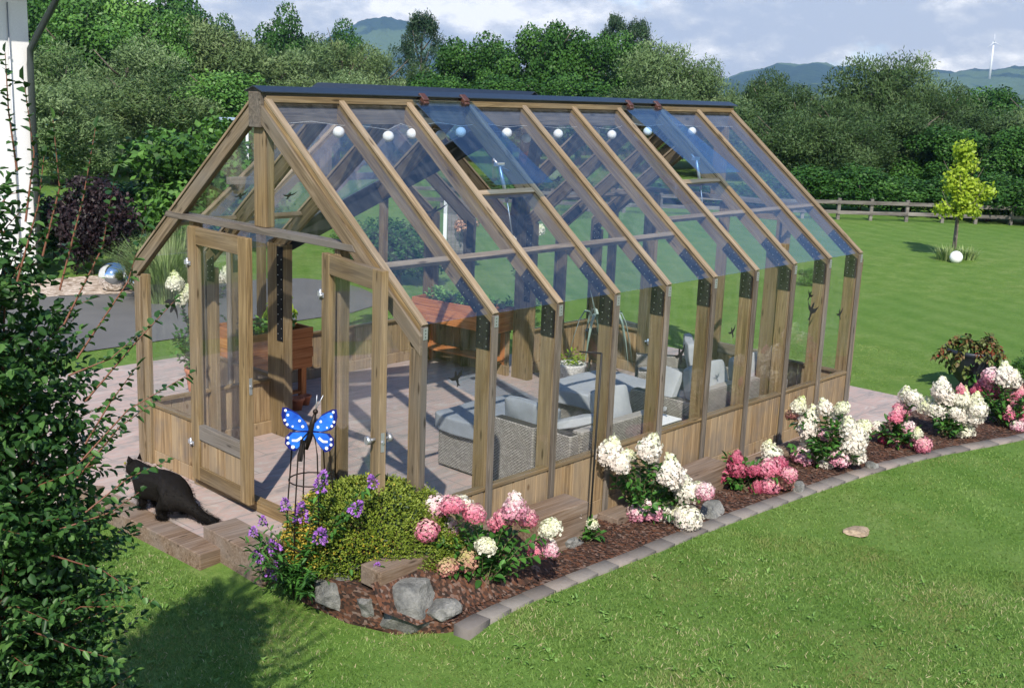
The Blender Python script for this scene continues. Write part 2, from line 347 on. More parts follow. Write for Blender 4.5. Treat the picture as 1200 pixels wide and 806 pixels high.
# patio of long mottled slabs
M=M_('patio_slabs',.75,.3); v=M.coords('Object')
br=M.node('ShaderNodeTexBrick'); br.offset=.37; br.inputs['Scale'].default_value=1; br.inputs['Mortar Size'].default_value=.006; br.inputs['Brick Width'].default_value=.60; br.inputs['Row Height'].default_value=.40
br.inputs['Color1'].default_value=(.0,.0,.0,1); br.inputs['Color2'].default_value=(1,1,1,1); br.inputs['Mortar'].default_value=(.5,.5,.5,1); M.L(v,br.inputs[0])
vs_=M.coords('Object',(1.2,3.4,5),rot=(0,0,R(14))); st=M.noise(vs_,1.7,6,.62,1.6)
col=M.ramp(st,[(.30,(.24,.20,.19)),(.43,(.36,.305,.28)),(.53,(.46,.32,.28)),(.60,(.43,.365,.335)),(.72,(.52,.45,.41))])
col=M.mix(M.math('MULTIPLY',br.outputs[0],.22),col,(.28,.255,.24))
n_=M.noise(v,30,4,.6); col=M.mix(M.math('MULTIPLY',n_,.18),col,(.2,.18,.17))
col=M.mix(br.outputs['Fac'],col,(.24,.215,.20)); M.color(col); M.bump(br.outputs['Fac'],-.4,.006); PATIO=M.m
floor_poly('patio',[(-.64,1.3),(-.06,1.3),(-.06,-.05),(6.76,-.05),(6.76,-.34),(8.3,-.34),(8.3,4.7),(5.8,4.7),(5.8,5.9),(2.75,5.9),(2.75,7.25),(-5,7.5),(-5,4.1),(-1.6,3.9),(-.64,3.25)],0.0,PATIO,thick=.12)
# asphalt drive
M=M_('asphalt',.9,.25); v=M.coords('Object'); col=M.ramp(M.noise(v,.8,4),[(.3,(.080,.080,.082)),(.7,(.125,.122,.120))]); sp=M.noise(v,160,2,.8); col=M.mix(M.math('MULTIPLY',sp,.4),col,(.19,.19,.185)); M.color(col); M.bump(sp,.4,.004)
def ss_poly(p,n=6):                                     # rounded outline through the given corners
    q=[]
    k=len(p)
    for i in range(k):
        a,b,c,d=[Vector(p[(i+j)%k]) for j in (-1,0,1,2)]
        for t in range(n):
            t/=n; q.append(tuple(.5*((2*b)+(c-a)*t+(2*a-5*b+4*c-d)*t*t+(3*b-a-3*c+d)*t**3)))
    return q
floor_poly('driveway',[(-16,8.25)]+[(6.2,8.25),(6.9,8.5),(7.5,9.1),(7.8,9.9),(7.85,10.7),(7.6,11.3),(7.0,11.65)]+[(4.4,11.6),(3.2,12.1),(-16,12.4)],.002,M.m)
# gravel bed by the drive
M=M_('gravel',.9,.2); v=M.coords('Object'); vo=M.node('ShaderNodeTexVoronoi'); vo.inputs['Scale'].default_value=16; M.L(v,vo.inputs[0])
sx=M.node('ShaderNodeSeparateXYZ'); M.L(vo.outputs['Color'],sx.inputs[0])
M.color(M.ramp(sx.outputs[0],[(0,(.20,.15,.11)),(.5,(.40,.32,.26)),(1,(.6,.52,.45))])); M.bump(vo.outputs['Distance'],-1,.03)
floor_poly('gravel_bed',[(2.2,12.15),(3.3,12.08),(4.4,11.62),(6.2,11.66),(6.6,12.1),(5.9,12.9),(4.6,13.6),(2.2,13.8)],.006,M.m)
# mulched flower bed
kerb_px=[(505,733),(540,736),(600,706),(740,651),(840,612),(930,580),(1020,550),(1100,530),(1200,511),(1290,490)]
KC=[W(a,b,-.0) for a,b in kerb_px]
def catm(P,n=10):
    q=[]
    for i in range(len(P)-1):
        a,b,c,d=P[max(i-1,0)],P[i],P[i+1],P[min(i+2,len(P)-1)]
        for t in range(n):
            t/=n; q.append(.5*((2*b)+(c-a)*t+(2*a-5*b+4*c-d)*t*t+(3*b-a-3*c+d)*t**3))
    return q+[P[-1]]
KL=catm(KC[1:],12)
bed=[(p.x,p.y+.05) for p in KL]
bed_out=[(-.64,.55),(-.62,.05),(-.50,-.32),(-.27,-.58)]+bed[3:]+[(11.3,-.6),(9.0,-.36),(6.8,-.36),(6.74,-.03),(-.02,-.03),(-.02,1.0),(-.45,1.1)]
M=M_('bark_mulch',.95,.2); v=M.coords('Object'); vo=M.node('ShaderNodeTexVoronoi'); vo.inputs['Scale'].default_value=55; M.L(M.coords('Object',(1,.55,1)),vo.inputs[0])
sx=M.node('ShaderNodeSeparateXYZ'); M.L(vo.outputs['Color'],sx.inputs[0])
M.color(M.ramp(sx.outputs[0],[(0,(.022,.016,.013)),(.45,(.06,.032,.022)),(.8,(.13,.055,.03)),(1,(.16,.12,.10))])); M.bump(vo.outputs['Distance'],-1,.02)
floor_poly('flower_bed_soil',bed_out,.006,M.m,thick=.2)
# kerb of flat setts
M=M_('kerb_setts',.85,.25); v=M.coords('Object'); oi=M.node('ShaderNodeAttribute'); oi.attribute_name='var'
col=M.mix(M.math('MULTIPLY',M.noise(v,22,4,.65),.6),M.ramp(oi.outputs['Fac'],[(0,(.15,.13,.12)),(.5,(.24,.22,.20)),(1,(.30,.25,.22))]),(.10,.09,.08)); M.color(col); M.bump(M.noise(v,60,3),.4,.004)
Vk=[];Fk=[];vk=[]
dense=[KL[0]]; acc=0
allp=[p.copy() for p in KL]; seg=[]; 
def resample(P,step):
    o=[P[0].copy()]; need=step
    for a,b in zip(P[:-1],P[1:]):
        L_=(b-a).length; pos=0
        while L_-pos>=need: pos+=need; o.append(a+(b-a)*(pos/L_)); need=step
        need-=L_-pos
    return o
KR=resample(allp,.235)
for i in range(len(KR)-1):
    a,b=KR[i],KR[i+1]; t=(b-a).normalized(); n=Vector((-t.y,t.x,0)); g=.0015; j=rnd.uniform(-.006,.006); c=rnd.random(); zt=.010+rnd.uniform(-.003,.003)
    a=a+t*g; b=b-t*g
    q=[a-n*(.075+j),b-n*(.075+j),b+n*(.065+j),a+n*(.065+j)]
    k=len(Vk)
    for z in (-.25,zt-.003): Vk+=[(p.x,p.y,z) for p in q]
    ce=(a+b)/2; Vk+=[((p.x-ce.x)*.975+ce.x,(p.y-ce.y)*.975+ce.y,zt) for p in q]; vk+=[c]*12
    for l in (0,4):
        for e in range(4): Fk.append((k+l+e,k+l+(e+1)%4,k+l+4+(e+1)%4,k+l+4+e))
    Fk.append((k+8,k+9,k+10,k+11))
ke=mesh_np('kerb',Vk,Fk,M.m,vk); tag(ke,kind='structure')
# bark chips, loose
nC=9000; t=rng.random(nC); pk=np.array([[p.x,p.y] for p in KL]); ii=(t*(len(pk)-1)).astype(int); base=pk[ii]; off=rng.random(nC)**1.1*.95+.09
P=np.stack([base[:,0]+rng.normal(0,.06,nC),base[:,1]+off,np.full(nC,.014)],1); ok=(P[:,1]<-.12)|((P[:,0]<-.1)&(P[:,1]<.1)); ok&=P[:,0]<9.6; P=P[ok]; n=len(P)
D=rdir(n); D[:,2]*=.25; Nn=rdir(n)*.5+np.array([0,0,1]); Vv,Ff,k=leaves(P+np.array([0,0,.006]),D,Nn,rng.uniform(.015,.05,n),rng.uniform(.008,.02,n),six=False)
MCH=foliage('bark_chip_colours',(.03,.022,.02),(.12,.05,.03),(.20,.13,.10),.9,0,.2)
o=mesh_np('bark_chips',Vv,Ff,MCH,np.repeat(rng.random(n),4)); tag(o,kind='stuff',label='loose brown bark chips covering the flower bed',cat='mulch')
# ------------------------------------------------------------------ grass blades near the camera
def inside(poly,x,y):
    poly=np.asarray(poly);r=np.zeros(len(x),bool);j=len(poly)-1
    for i in range(len(poly)):
        xi,yi=poly[i];xj,yj=poly[j]
        c=((yi>y)!=(yj>y))&(x<(xj-xi)*(y-yi)/((yj-yi) if yj!=yi else 1e-9)+xi); r^=c;j=i
    return r
def blades():
    tot=[]
    for d0,d1,dens,h,wd in ((3.6,6.5,10500,.044,.0042),(6.5,9.5,4800,.034,.006),(9.5,13,1500,.026,.009),(13,18,500,.018,.012)):
        A=.5*(d1*d1-d0*d0)*1.02; n=int(A*dens); d=np.sqrt(rng.random(n)*(d1*d1-d0*d0)+d0*d0); a=YAW+(rng.random(n)-.5)*1.02-.02
        x=CX+d*np.cos(a);y=CY+d*np.sin(a)
        keep=~inside(bed_out+[],x,y); keep&=~((x>-.08)&(x<8.34)&(y>-.36)&(y<4.75)); keep&=~((x>-.9)&(x<=-.08)&(y>.93)&(y<4.75)); keep&=~inside([(-.62,.02),(-.55,-.235),(.74,-.235),(.74,-.05),(-.02,-.05),(-.02,.93),(-.45,.93),(-.64,.55)],x,y); keep&=~((x>1.4)&(x<5.85)&(y>4.6)&(y<5.95))
        keep&=~((x<2.8)&(y>3.9)&(y<7.5)&(x>-5)); keep&=~((y>8.2)&(y<12.2)&(x<7.9)); keep&=~((x>-.9)&(x<-.6)&(y>1.2)&(y<3.3))
        kk=np.array([[p.x,p.y] for p in KL]); yk=np.interp(x,kk[:,0],kk[:,1]); keep&=~((x>-.35)&(y>yk-.085)&(y<.4)&(x<9.7))
        x,y=x[keep],y[keep]; tot.append((x,y,np.full(len(x),h),np.full(len(x),wd)))
    x,y,h,wd=[np.concatenate(q) for q in zip(*tot)]; n=len(x)
    patch=np.sin(x*2.1+np.sin(y*1.7)*1.5)*np.sin(y*2.3+x*.6)+.6*np.sin(x*5.3+1)*np.sin(y*4.7)
    h=h*rng.uniform(.5,1.25,n)*(1+.12*patch); z=gz(x,y)
    P=np.stack([x,y,z-.004],1); D=np.stack([rng.normal(0,.55,n),rng.normal(0,.55,n),np.ones(n)],1); D=unit(D); S=unit(np.cross(D,rdir(n)))
    bend=np.stack([rng.normal(0,.5,n),rng.normal(0,.5,n),-np.full(n,.1)],1)
    w2=wd[:,None]/2; L_=h[:,None]
    V=np.stack([P-S*w2,P+S*w2,P+D*L_*.6+S*w2*.8+bend*L_*.15,P+D*L_*.6-S*w2*.8+bend*L_*.15,P+D*L_+bend*L_*.55],1).reshape(-1,3)
    b=np.arange(n)[:,None]*5; F=np.concatenate([b+np.array([[0,1,2,2]])*1,]) 
    T=np.concatenate([b+np.array([[0,1,2]]),b+np.array([[0,2,3]]),b+np.array([[3,2,4]])])
    var=np.clip(.43+.15*patch+rng.normal(0,.19,n),0,1); dd_=np.hypot(x-CX,y-CY); var=np.where(dd_>9,.45+(var-.45)*.45,var); dry=(rng.random(n)<(.05+.06*np.clip(patch,0,1)))&(dd_<9); var[dry]=rng.uniform(.88,1,dry.sum())
    return V,T,np.repeat(var,5)
M=M_('grass_blades',.6,.3); at=M.node('ShaderNodeAttribute'); at.attribute_name='var'; v=M.coords('Object')
col=M.ramp(at.outputs['Fac'],[(.1,(.065,.14,.025)),(.45,(.14,.24,.048)),(.75,(.225,.33,.088)),(.88,(.29,.34,.13)),(.97,(.48,.42,.25))])
pn=M.ramp(M.noise(v,.9,4,.6),[(.50,g3(0)),(.66,g3(1))]); col=M.mix(M.math('MULTIPLY',pn,.50),col,(.26,.23,.09)); M.color(col)
tl=M.node('ShaderNodeBsdfTranslucent'); M.L(col,tl.inputs[0]); mx=M.node('ShaderNodeMixShader'); mx.inputs[0].default_value=.25; M.L(M.b.outputs[0],mx.inputs[1]); M.L(tl.outputs[0],mx.inputs[2]); M.L(mx.outputs[0],M.n['Material Output'].inputs[0])
Vb,Tb,vb=blades(); o=mesh_np('grass_blades',Vb,Tb,M.m,vb); tag(o,kind='stuff',label='short mown green grass of the lawn',cat='grass')
# broad weeds, clover and plantain in the lawn
nW=420; d=rng.uniform(4,9,nW); a=YAW+(rng.random(nW)-.5)*.95; cx_=CX+d*np.cos(a); cy_=CY+d*np.sin(a); yk=np.interp(cx_,[p.x for p in KL],[p.y for p in KL])
ok=((cy_<yk-.15)&(cx_>-.3))|((cx_<-1.1)&(cy_<3)); cx_,cy_=cx_[ok],cy_[ok]; m_=7
P=np.repeat(np.stack([cx_,cy_,gz(cx_,cy_)+.012],1),m_,0)+rng.normal(0,.02,(len(cx_)*m_,3))*np.array([1,1,.2]); D=rdir(len(P)); D[:,2]=np.abs(D[:,2])*.5+.15
Vv,Ff,k=leaves(P,D,np.tile([0,0,1.],(len(P),1)),rng.uniform(.02,.05,len(P)),rng.uniform(.01,.022,len(P)))
o=mesh_np('lawn_weeds',Vv,Ff,foliage('weed_leaves',(.08,.17,.03),(.14,.27,.05),(.22,.36,.09)),np.repeat(rng.uniform(.2,.9,len(P)),6)); tag(o,kind='stuff',label='small broad leaved weeds scattered in the lawn',cat='weeds')
# far hills, two ranges, wooded
def hill(name,az0,az1,dist,prof,mat,depth=900):
    n=90; V=[];F=[]; m__=12
    for i in range(n):
        t=i/(n-1); a=az0+(az1-az0)*t; h=np.interp(t,[p[0] for p in prof],[p[1] for p in prof])
        for j in range(m__):
            s=j/(m__-1); prof_h=math.sin(min(1,s*1.0)*math.pi/2)**1.2 if s<=1 else 1
            dd=dist+depth*s; hh=h*prof_h*(1+.0*s)+(math.sin(t*67+s*5)*3+math.sin(t*211+s*9)*1.2+rnd.uniform(-1.2,1.2))*min(1,s*3)-8*(1-min(1,s*8))
            V.append((CX+dd*math.cos(a),CY+dd*math.sin(a),hh))
    for i in range(n-1):
        for j in range(m__-1): F.append((i*m__+j,(i+1)*m__+j,(i+1)*m__+j+1,i*m__+j+1))
    # back side
    o=mesh_np(name,V,F,mat,smooth=True); tag(o,kind='structure'); return o
M=M_('wooded_hill',.95,.05); v=M.coords('Object'); fo=M.ramp(M.noise(v,.055,6,.7),[(.35,(.015,.035,.012)),(.6,(.04,.075,.025))]); fi=M.ramp(M.noise(v,.0035,3,.5),[(.53,g3(0)),(.56,g3(1))]); M.color(M.mix(M.math('MULTIPLY',fi,.7),fo,(.13,.19,.06))); M.bump(M.noise(v,.05,5,.7),1,12)
def azp(px): c,d=ray(px,120); return math.atan2(d.y,d.x)
hill('hill',azp(1260),azp(780),2300,[(0,118),(.12,104),(.25,92),(.45,82),(.6,98),(.72,92),(.85,52),(1,10)],M.m)
hill('hill',azp(640),azp(330),2700,[(0,10),(.25,70),(.40,112),(.55,175),(.66,178),(.75,150),(.9,90),(1,40)],M.m,600)
hill('hill',azp(1300),azp(760),1500,[(0,20),(.2,26),(.35,22),(.5,30),(.75,26),(1,8)],M.m,500)
# ================================================================== greenhouse
GL,GW,HE,HW=6.701,3.854,1.95,.582; B=GL/9; K=.8105; ANG=math.atan(K); CA,SA=math.cos(ANG),math.sin(ANG)
YR=GW/2; YW=5.37; XC=4.5*B; X2,X7=2*B,7*B; RIDY=.075                   # ridge half width
gh=empty('greenhouse',(0,0,0),0,'large timber framed garden greenhouse with clear glass roof, open front doors and low plank walls','greenhouse')
def post(x,y,dx,dy,z0,z1,name='post',mat=None):          # centre x,y
    mat=mat or WOOD
    up=(0,1,0) if dy>=dx else (1,0,0); wd,dp=(dx,dy) if dy>=dx else (dy,dx)
    o=member(name,[(0,-dp/2),(z1-z0,-dp/2),(z1-z0,dp/2),(0,dp/2)],wd,(x,y,z0),(0,0,1),up,mat,gh); return o
def strip(p0,p1,out,w=.052,t=.022,mat=None,name='glazing_bar'):           # flat batten, out = outward normal
    p0,p1=Vector(p0),Vector(p1); L_=(p1-p0).length
    return member(name,[(0,0),(L_,0),(L_,t),(0,t)],w,p0,p1-p0,out,mat or WOODG,gh,.0025)
NR=Vector((0,-SA,CA)); UR=Vector((0,CA,SA)); NL=Vector((0,SA,CA)); UL=Vector((0,-CA,SA))
SLEN=(YR-RIDY)/CA
# layers under the outer roof line: batten 0..-.022, glass -.024..-.030, rafter -.032..-.155
def rafter(x,side,l0=0.,l1=None,wd=.042,name='rafter',mat=None):
    l1=SLEN if l1 is None else l1; d=.125; sh=d*math.tan(ANG)
    O=Vector((x,0,HE)) if side>0 else Vector((x,GW,HE)); U=UR if side>0 else UL; V=NR if side>0 else NL
    O=O-V*.032
    e=0.032*math.tan(ANG)
    poly=[(-sh,-d),(l1-.0,-d),(l1,0),(0,0)] if l0==0 else [(l0,-d),(l1,-d),(l1,0),(l0,0)]
    return member(name,poly,wd,O,U,V,mat or WOOD,gh)
# --- ridge
b=MB(); b.box(.0,GL+.03,YR-.07,YR+.07,3.235,3.475); o=b.build('ridge_beam',WOODG,gh,.004)
member('ridge_batten',[(0,0),(GL+.0,0),(GL+.0,.05),(0,.05)],.03,(0.004,YR-.089,3.40),(1,0,0),(0,0,1),WOOD,gh)
b=MB(); prof=[(-.135,-.045),(-.125,-.035),(0,.03),(.125,-.035),(.135,-.045),(.135,-.038),(0,.040),(-.135,-.038)]
b.prism([(-.12,-.030),(-.12,-.022),(0,.02),(.12,-.022),(.12,-.030),(0,.012)],-.05,GL+.07,lambda a,c,t:(t,YR+a,3.505+c)); b.build('ridge_cap',ANTH,gh)
member('wing_ridge_beam',[(0,-.22),(YW-YR-.05,-.22),(YW-YR-.05,0),(0,0)],.12,(XC,YR+.075,3.46),(0,1,0),(0,0,1),WOODG,gh)
b=MB(); b.prism([(-.13,-.052),(-.13,-.044),(0,.028),(.13,-.044),(.13,-.052),(0,.018)],YR+.1,YW+.10,lambda a,c,t:(XC+a,t,3.53+c)); b.build('wing_ridge_cap',ANTH,gh)
b=MB(); b.prism([(-.12,-.03),(-.12,-.02),(.12,.02),(.12,.01)],.75,GL+.06,lambda a,c,t:(t,YR+.15+a*.3,3.516+c*.3)); b.build('raised_ridge_flap',ANTH,gh)
# --- rafters, posts on the long right wall
for i in range(10):
    x=i*B; xx=min(max(x,.0225),GL-.0225)
    rafter(xx,1)
    strip(Vector((xx,0,HE))-NR*.022,Vector((xx,0,HE))-NR*.022+UR*SLEN,NR,.056,.022,WOODL)
    if i>0:
        post(xx,.036+.072,.045,.144,.0,1.80)
    else:
        post(xx+.012,.036+.05,.07,.10,.0,1.83)
    strip((xx,.026,.0),(xx,.026,1.93),(0,-1,0),.058,.024,WOODG)
    # folded steel joint plate on the gable-facing side
    if i>0:
        b=MB(); px=xx-.0245
        lo=[(.05,1.56),(.165,1.56),(.165,1.86),(.05,1.77)]
        e0=Vector((px,0,HE))-NR*.05; 
        q=[Vector((0,0,HE))-NR*.045+UR*s_ for s_ in (.10,.42)]+[Vector((0,0,HE))-NR*.15+UR*s_ for s_ in (.42,.14)]
        b.prism([(p.y,p.z) for p in q],px-.002,px,lambda a,c,t:(t,a,c))
        b.prism([(.034,1.66),(.180,1.66),(.180,1.965),(.034,1.875)],px-.0045,px-.0025,lambda a,c,t:(t,a,c))
        b.mi=1
        for r_ in range(2):
            for s_ in range(4):
                p=Vector((0,0,HE))-NR*(.068+.055*r_)+UR*(.15+.075*s_+.02*r_); b.box(px-.004,px-.002,p.y-.004,p.y+.004,p.z-.004,p.z+.004)
                yy,zz_=.07+.07*r_,1.685+.06*s_+.02*r_; b.box(px-.0062,px-.0045,yy-.004,yy+.004,zz_-.004,zz_+.004)
        b.build('joint_plate',[BLACKMET,SCREW],gh)
    b=MB(); b.box(xx-.020,xx+.020,-.0012,.0018,1.84,1.925); b.mi=1
    for s_ in range(3): b.box(xx-.004,xx+.004,-.003,-.0014,1.855+.024*s_,1.862+.024*s_)
    b.build('angle_bracket',[STEEL,BLACK],gh)
post(X7+.07,.27,.11,.20,0,2.12,'corner_column')
# --- left slope: full rafters at bars 0,1,8,9 (and 2,7), jack rafters between ridge and valley
def leftpost(x): post(min(max(x,.0225),GL-.0225),GW-.108,.045,.144,0,1.80); strip((min(max(x,.0225),GL-.0225),GW-.026,.0),(min(max(x,.0225),GL-.0225),GW-.026,1.93),(0,1,0),.058,.024,WOODG)
for i in (0,1,2,7,8,9):
    xx=min(max(i*B,.0225),GL-.0225)
    rafter(xx,-1); strip(Vector((xx,GW,HE))-NL*.022,Vector((xx,GW,HE))-NL*.022+UL*SLEN,NL,.056,.022,WOODL)
    if i in (0,1,8,9): leftpost(i*B)
    if i in (1,8,9):
        b=MB(); px=xx-.0245
        q=[Vector((0,GW,HE))-NL*.045+UL*s_ for s_ in (.10,.42)]+[Vector((0,GW,HE))-NL*.15+UL*s_ for s_ in (.42,.14)]
        b.prism([(p.y,p.z) for p in q],px-.002,px,lambda a,c,t:(t,a,c))
        b.prism([(GW-.045,1.66),(GW-.172,1.66),(GW-.172,1.925),(GW-.045,1.84)],px-.0045,px-.0025,lambda a,c,t:(t,a,c)); b.mi=1
        for r_ in range(2):
            for s_ in range(4):
                yy,zz_=GW-.07-.07*r_,1.685+.06*s_+.02*r_; b.box(px-.0062,px-.0045,yy-.004,yy+.004,zz_-.004,zz_+.004)
        b.build('joint_plate',[BLACKMET,SCREW],gh)
for i in (3,4,5,6):
    x=i*B; yv=GW-(min(x-X2,X7-x))*1.034; l0=(GW-yv)/CA
    rafter(x,-1,l0,SLEN)
    strip(Vector((x,GW,HE))-NL*.022+UL*l0,Vector((x,GW,HE))-NL*.022+UL*SLEN,NL,.056,.022,WOODL)
# wide columns where the wing meets the main house, with black plates
for x in (X2,X7):
    post(x,GW-.16,.11,.27,0.0,1.98,'corner_column')
    b=MB(); b.box(x-.06,x-.0575,GW-.29,GW-.19,1.0,1.96); b.mi=1
    for s_ in range(9): b.box(x-.062,x-.06,GW-.27,GW-.262,1.03+.1*s_,1.038+.1*s_); b.box(x-.062,x-.06,GW-.215,GW-.207,1.07+.1*s_,1.078+.1*s_)
    b.build('joint_plate',[BLACKMET,SCREW],gh)
# --- valley rafters
for sx_,x in ((1,X2),(-1,X7)):
    p0=Vector((x,GW,HE-.07)); p1=Vector((XC-sx_*.08,YR+.10,3.36)); beam('valley_rafter',p0,p1,.07,.19,plain('bitumen_black',(.02,.022,.026),.6),gh)
    beam('valley_gutter',p0+Vector((0,0,.12)),p1+Vector((0,0,.12)),.24,.012,ANTH,gh)
# --- wing frame
for y in (GW+.758,YW-.0225):
    for x,s_ in ((X2,1),(X7,-1)):
        post(x+s_*.108,y,.144,.045,0,1.80); strip((x+s_*.026,y,0),(x+s_*.026,y,1.93),(-s_,0,0),.058,.024,WOODG)
        b=MB(); yy=y-.0245
        qx=[(x+s_*(.05+.0),1.56),(x+s_*.172,1.56),(x+s_*.172,1.925),(x+s_*.045,1.84)]
        b.prism(qx,yy-.003,yy-.001,lambda a,c,t:(a,t,c)); b.build('joint_plate',BLACKMET,gh)
WL=(XC-X2-.06)/CA
for y in (GW+.0,GW+.758,YW-.0225):
    for x,s_ in ((X2,1),(X7,-1)):
        V=Vector((-s_*SA,0,CA)); U=Vector((s_*CA,0,SA)); d=.125; sh=d*math.tan(ANG)
        member('rafter',[(-sh,-d),(WL,-d),(WL,0),(0,0)],.042,Vector((x,y,HE))-V*.032,U,V,WOOD,gh)
        strip(Vector((x,y,HE))-V*.022,Vector((x,y,HE))-V*.022+U*WL,V,.056,.022,WOODL)
for y in (GW-.77,):
    for x,s_ in ((X2,1),(X7,-1)):
        V=Vector((-s_*SA,0,CA)); U=Vector((s_*CA,0,SA)); l0=.745/CA
        member('rafter',[(l0,-.125),(WL,-.125),(WL,0),(l0,0)],.045,Vector((x,y,HE))-V*.032,U,V,WOOD,gh)
for x in (X2+.93,X7-.93): post(x,YW-.05,.075,.095,0,2.42)
post(XC,YW-.05,.12,.09,2.42,3.3,'king_post')
beam('header',(X2+.5,YW-.05,2.45),(X7-.5,YW-.05,2.45),.09,.08,WOODG,gh)
post(X2+.03,YW-.05,.10,.09,0,1.95);post(X7-.03,YW-.05,.10,.09,0,1.95)
# --- noggins halfway down the roof
for i in range(9):
    if i in (5,): yv=.62
    else: yv=.47 if i<5 else .62
    p=Vector((i*B+.026,yv,HE+K*yv))-NR*.06; member('noggin',[(0,-.022),(B-.052,-.022),(B-.052,.022),(0,.022)],.05,p,(1,0,0),NR,WOODL,gh)
for i in (0,1,7,8):
    yv=GW-.5; p=Vector((i*B+.026,yv,HE+K*.5))-NL*.06; member('noggin',[(0,-.022),(B-.052,-.022),(B-.052,.022),(0,.022)],.05,p,(1,0,0),NL,WOODL,gh)
for i in (2,6):
    yv=.97; p=Vector((i*B+.026,yv,HE+K*yv))-NR*.045; member('vent_sill',[(0,-.03),(B-.052,-.03),(B-.052,.03),(0,.03)],.055,p,(1,0,0),NR,WOODL,gh)
# --- glass helper: polygon in a plane, 5 mm thick
def pane(name,O,U,V,poly,mat,parent=None,t=.005):
    O,U,V=Vector(O),Vector(U).normalized(),Vector(V).normalized(); Nn=U.cross(V)
    b=MB(); b.prism(poly,0,t,lambda a,c,s:(a,c,s)); o=b.build(name,mat,parent or gh)
    o.matrix_local=Matrix(((U.x,V.x,Nn.x,O.x),(U.y,V.y,Nn.y,O.y),(U.z,V.z,Nn.z,O.z),(0,0,0,1))); return o
for i in range(9):
    x0=i*B+.004; wd=B-.008; O=Vector((x0,0,HE))-NR*.0305
    lo=.02
    if i in (2,6): pane('roof_pane',O,(1,0,0),UR,[(0,lo),(wd,lo),(wd,.97/CA-.03),(0,.97/CA-.03)],ROOFG)
    else: pane('roof_pane',O,(1,0,0),UR,[(0,lo),(wd,lo),(wd,SLEN-.01),(0,SLEN-.01)],ROOFG)
for i in (0,1,7,8):
    O=Vector((i*B+.004,GW,HE))-NL*.0255; pane('roof_pane',O,(1,0,0),UL,[(0,.02),(B-.008,.02),(B-.008,SLEN-.01),(0,SLEN-.01)],ROOFG)
for i in range(2,7):
    xa,xb=i*B+.004,(i+1)*B-.004; la=(min(xa-X2,X7-xa))*1.034/CA; lb=(min(xb-X2,X7-xb))*1.034/CA
    O=Vector((xa,GW,HE))-NL*.0255; top=SLEN-.01
    if i==4: poly=[(0,min(la,top-.02)),(B-.008,min(lb,top-.02)),(B-.008,top),(0,top)]
    else: poly=[(0,la),(B-.008,lb),(B-.008,top),(0,top)]
    pane('roof_pane',O,(1,0,0),UL,poly,ROOFG)
for x,s_ in ((X2,1),(X7,-1)):
    V=Vector((-s_*SA,0,CA)); U=Vector((s_*CA,0,SA)); O=Vector((x,GW,HE))-V*.0255
    for y0,y1 in ((0,.758),(.758,1.5)):
        pane('roof_pane',O+Vector((0,y0+.004,0)),(0,1,0),U,[(0,.02),(y1-y0-.008,.02),(y1-y0-.008,WL-.01),(0,WL-.01)],ROOFG)
    pane('roof_pane',O-Vector((0,.004,0)),(0,-1,0),U,[(0,.0),(0,WL-.02),(1.80,WL-.02)],ROOFG)
# --- raised vent sashes with brown hinge blocks and openers
for i in (2,6):
    h0=Vector((0,YR-.09,HE+K*(YR-.09)+.02)); lo=Vector((0,.86,2.845)) if i==2 else Vector((0,.83,2.86)); U=(lo-h0).normalized(); Ln=(lo-h0).length
    x0=i*B+.04; wd=B-.02
    sa=pane('vent_sash',(x0,h0.y,h0.z),(1,0,0),U,[(0,0),(wd,0),(wd,Ln+.08),(0,Ln+.08)],SASHG,t=.006)
    for q in (.12,wd-.10):
        b=MB(); b.box(-.035,.035,-.045,.045,-.02,.035); b.box(-.028,.028,-.07,-.04,-.035,.02); o=b.build('hinge_block',BROWNPL,gh,.006); o.location=(x0+q,h0.y-.01,h0.z-.002); o.rotation_euler=(-ANG*-1,0,0)
    b=MB(); xm=i*B+B*.48; p0=Vector((xm,.99,HE+K*.97-.07)); p1=Vector((xm-.04,.99,2.80)); pa=Vector((xm-.05,1.12,2.97))
    b.tube([Vector((xm+.05,1.0,2.63)),Vector((xm-.03,1.03,2.93))],.016,10); b.tube([Vector((xm+.05,1.0,2.63)),Vector((xm+.12,.98,2.30))],.006,6)
    b.tube([Vector((xm-.03,1.03,2.93)),Vector((xm+.16,1.10,2.88))],.008,6); b.tube([Vector((xm-.03,1.03,2.93)),Vector((xm-.06,1.08,2.99))],.010,6); b.box(xm-.06,xm+.02,1.02,1.07,2.93,2.96)
    b.build('vent_opener',STEEL,gh)
# --- low plank walls
def plankwall(p0,p1,outn,h=HW,bottom=.13,capw=.07,mat=WOOD,flip=False,nb=None):
    p0,p1=Vector(p0),Vector(p1); L_=(p1-p0).length; U=(p1-p0).normalized(); Nn=Vector(outn)
    b=MB(); n=nb or max(3,round(L_/.135)); wb=L_/n
    for k in range(n):
        j=rnd.uniform(0,.004); b.box(k*wb+.004,(k+1)*wb-.004,-.022-j,-.004-j*.5,bottom+.002,h-.032)
    o=b.build('plank_panel',mat,gh,.003); o.matrix_local=Matrix(((U.x,-Nn.x,0,p0.x),(U.y,-Nn.y,0,p0.y),(0,0,1,0),(0,0,0,1))) if False else Matrix(((U.x,Nn.x,0,p0.x),(U.y,Nn.y,0,p0.y),(0,0,1,0),(0,0,0,1)))
    # planks have their own vertical grain
    s=member('wall_cap',[(0,0),(L_,0),(L_,.028),(0,.028)],capw,p0+Nn*(-.028)+Vector((0,0,h-.026)),U,(0,0,1),WOOD,gh)
    member('sole_plate',[(0,0),(L_,0),(L_,bottom),(0,bottom)],.05,p0+Nn*(-.027)+Vector((0,0,.0)),U,(0,0,1),mat,gh)
VPL=None
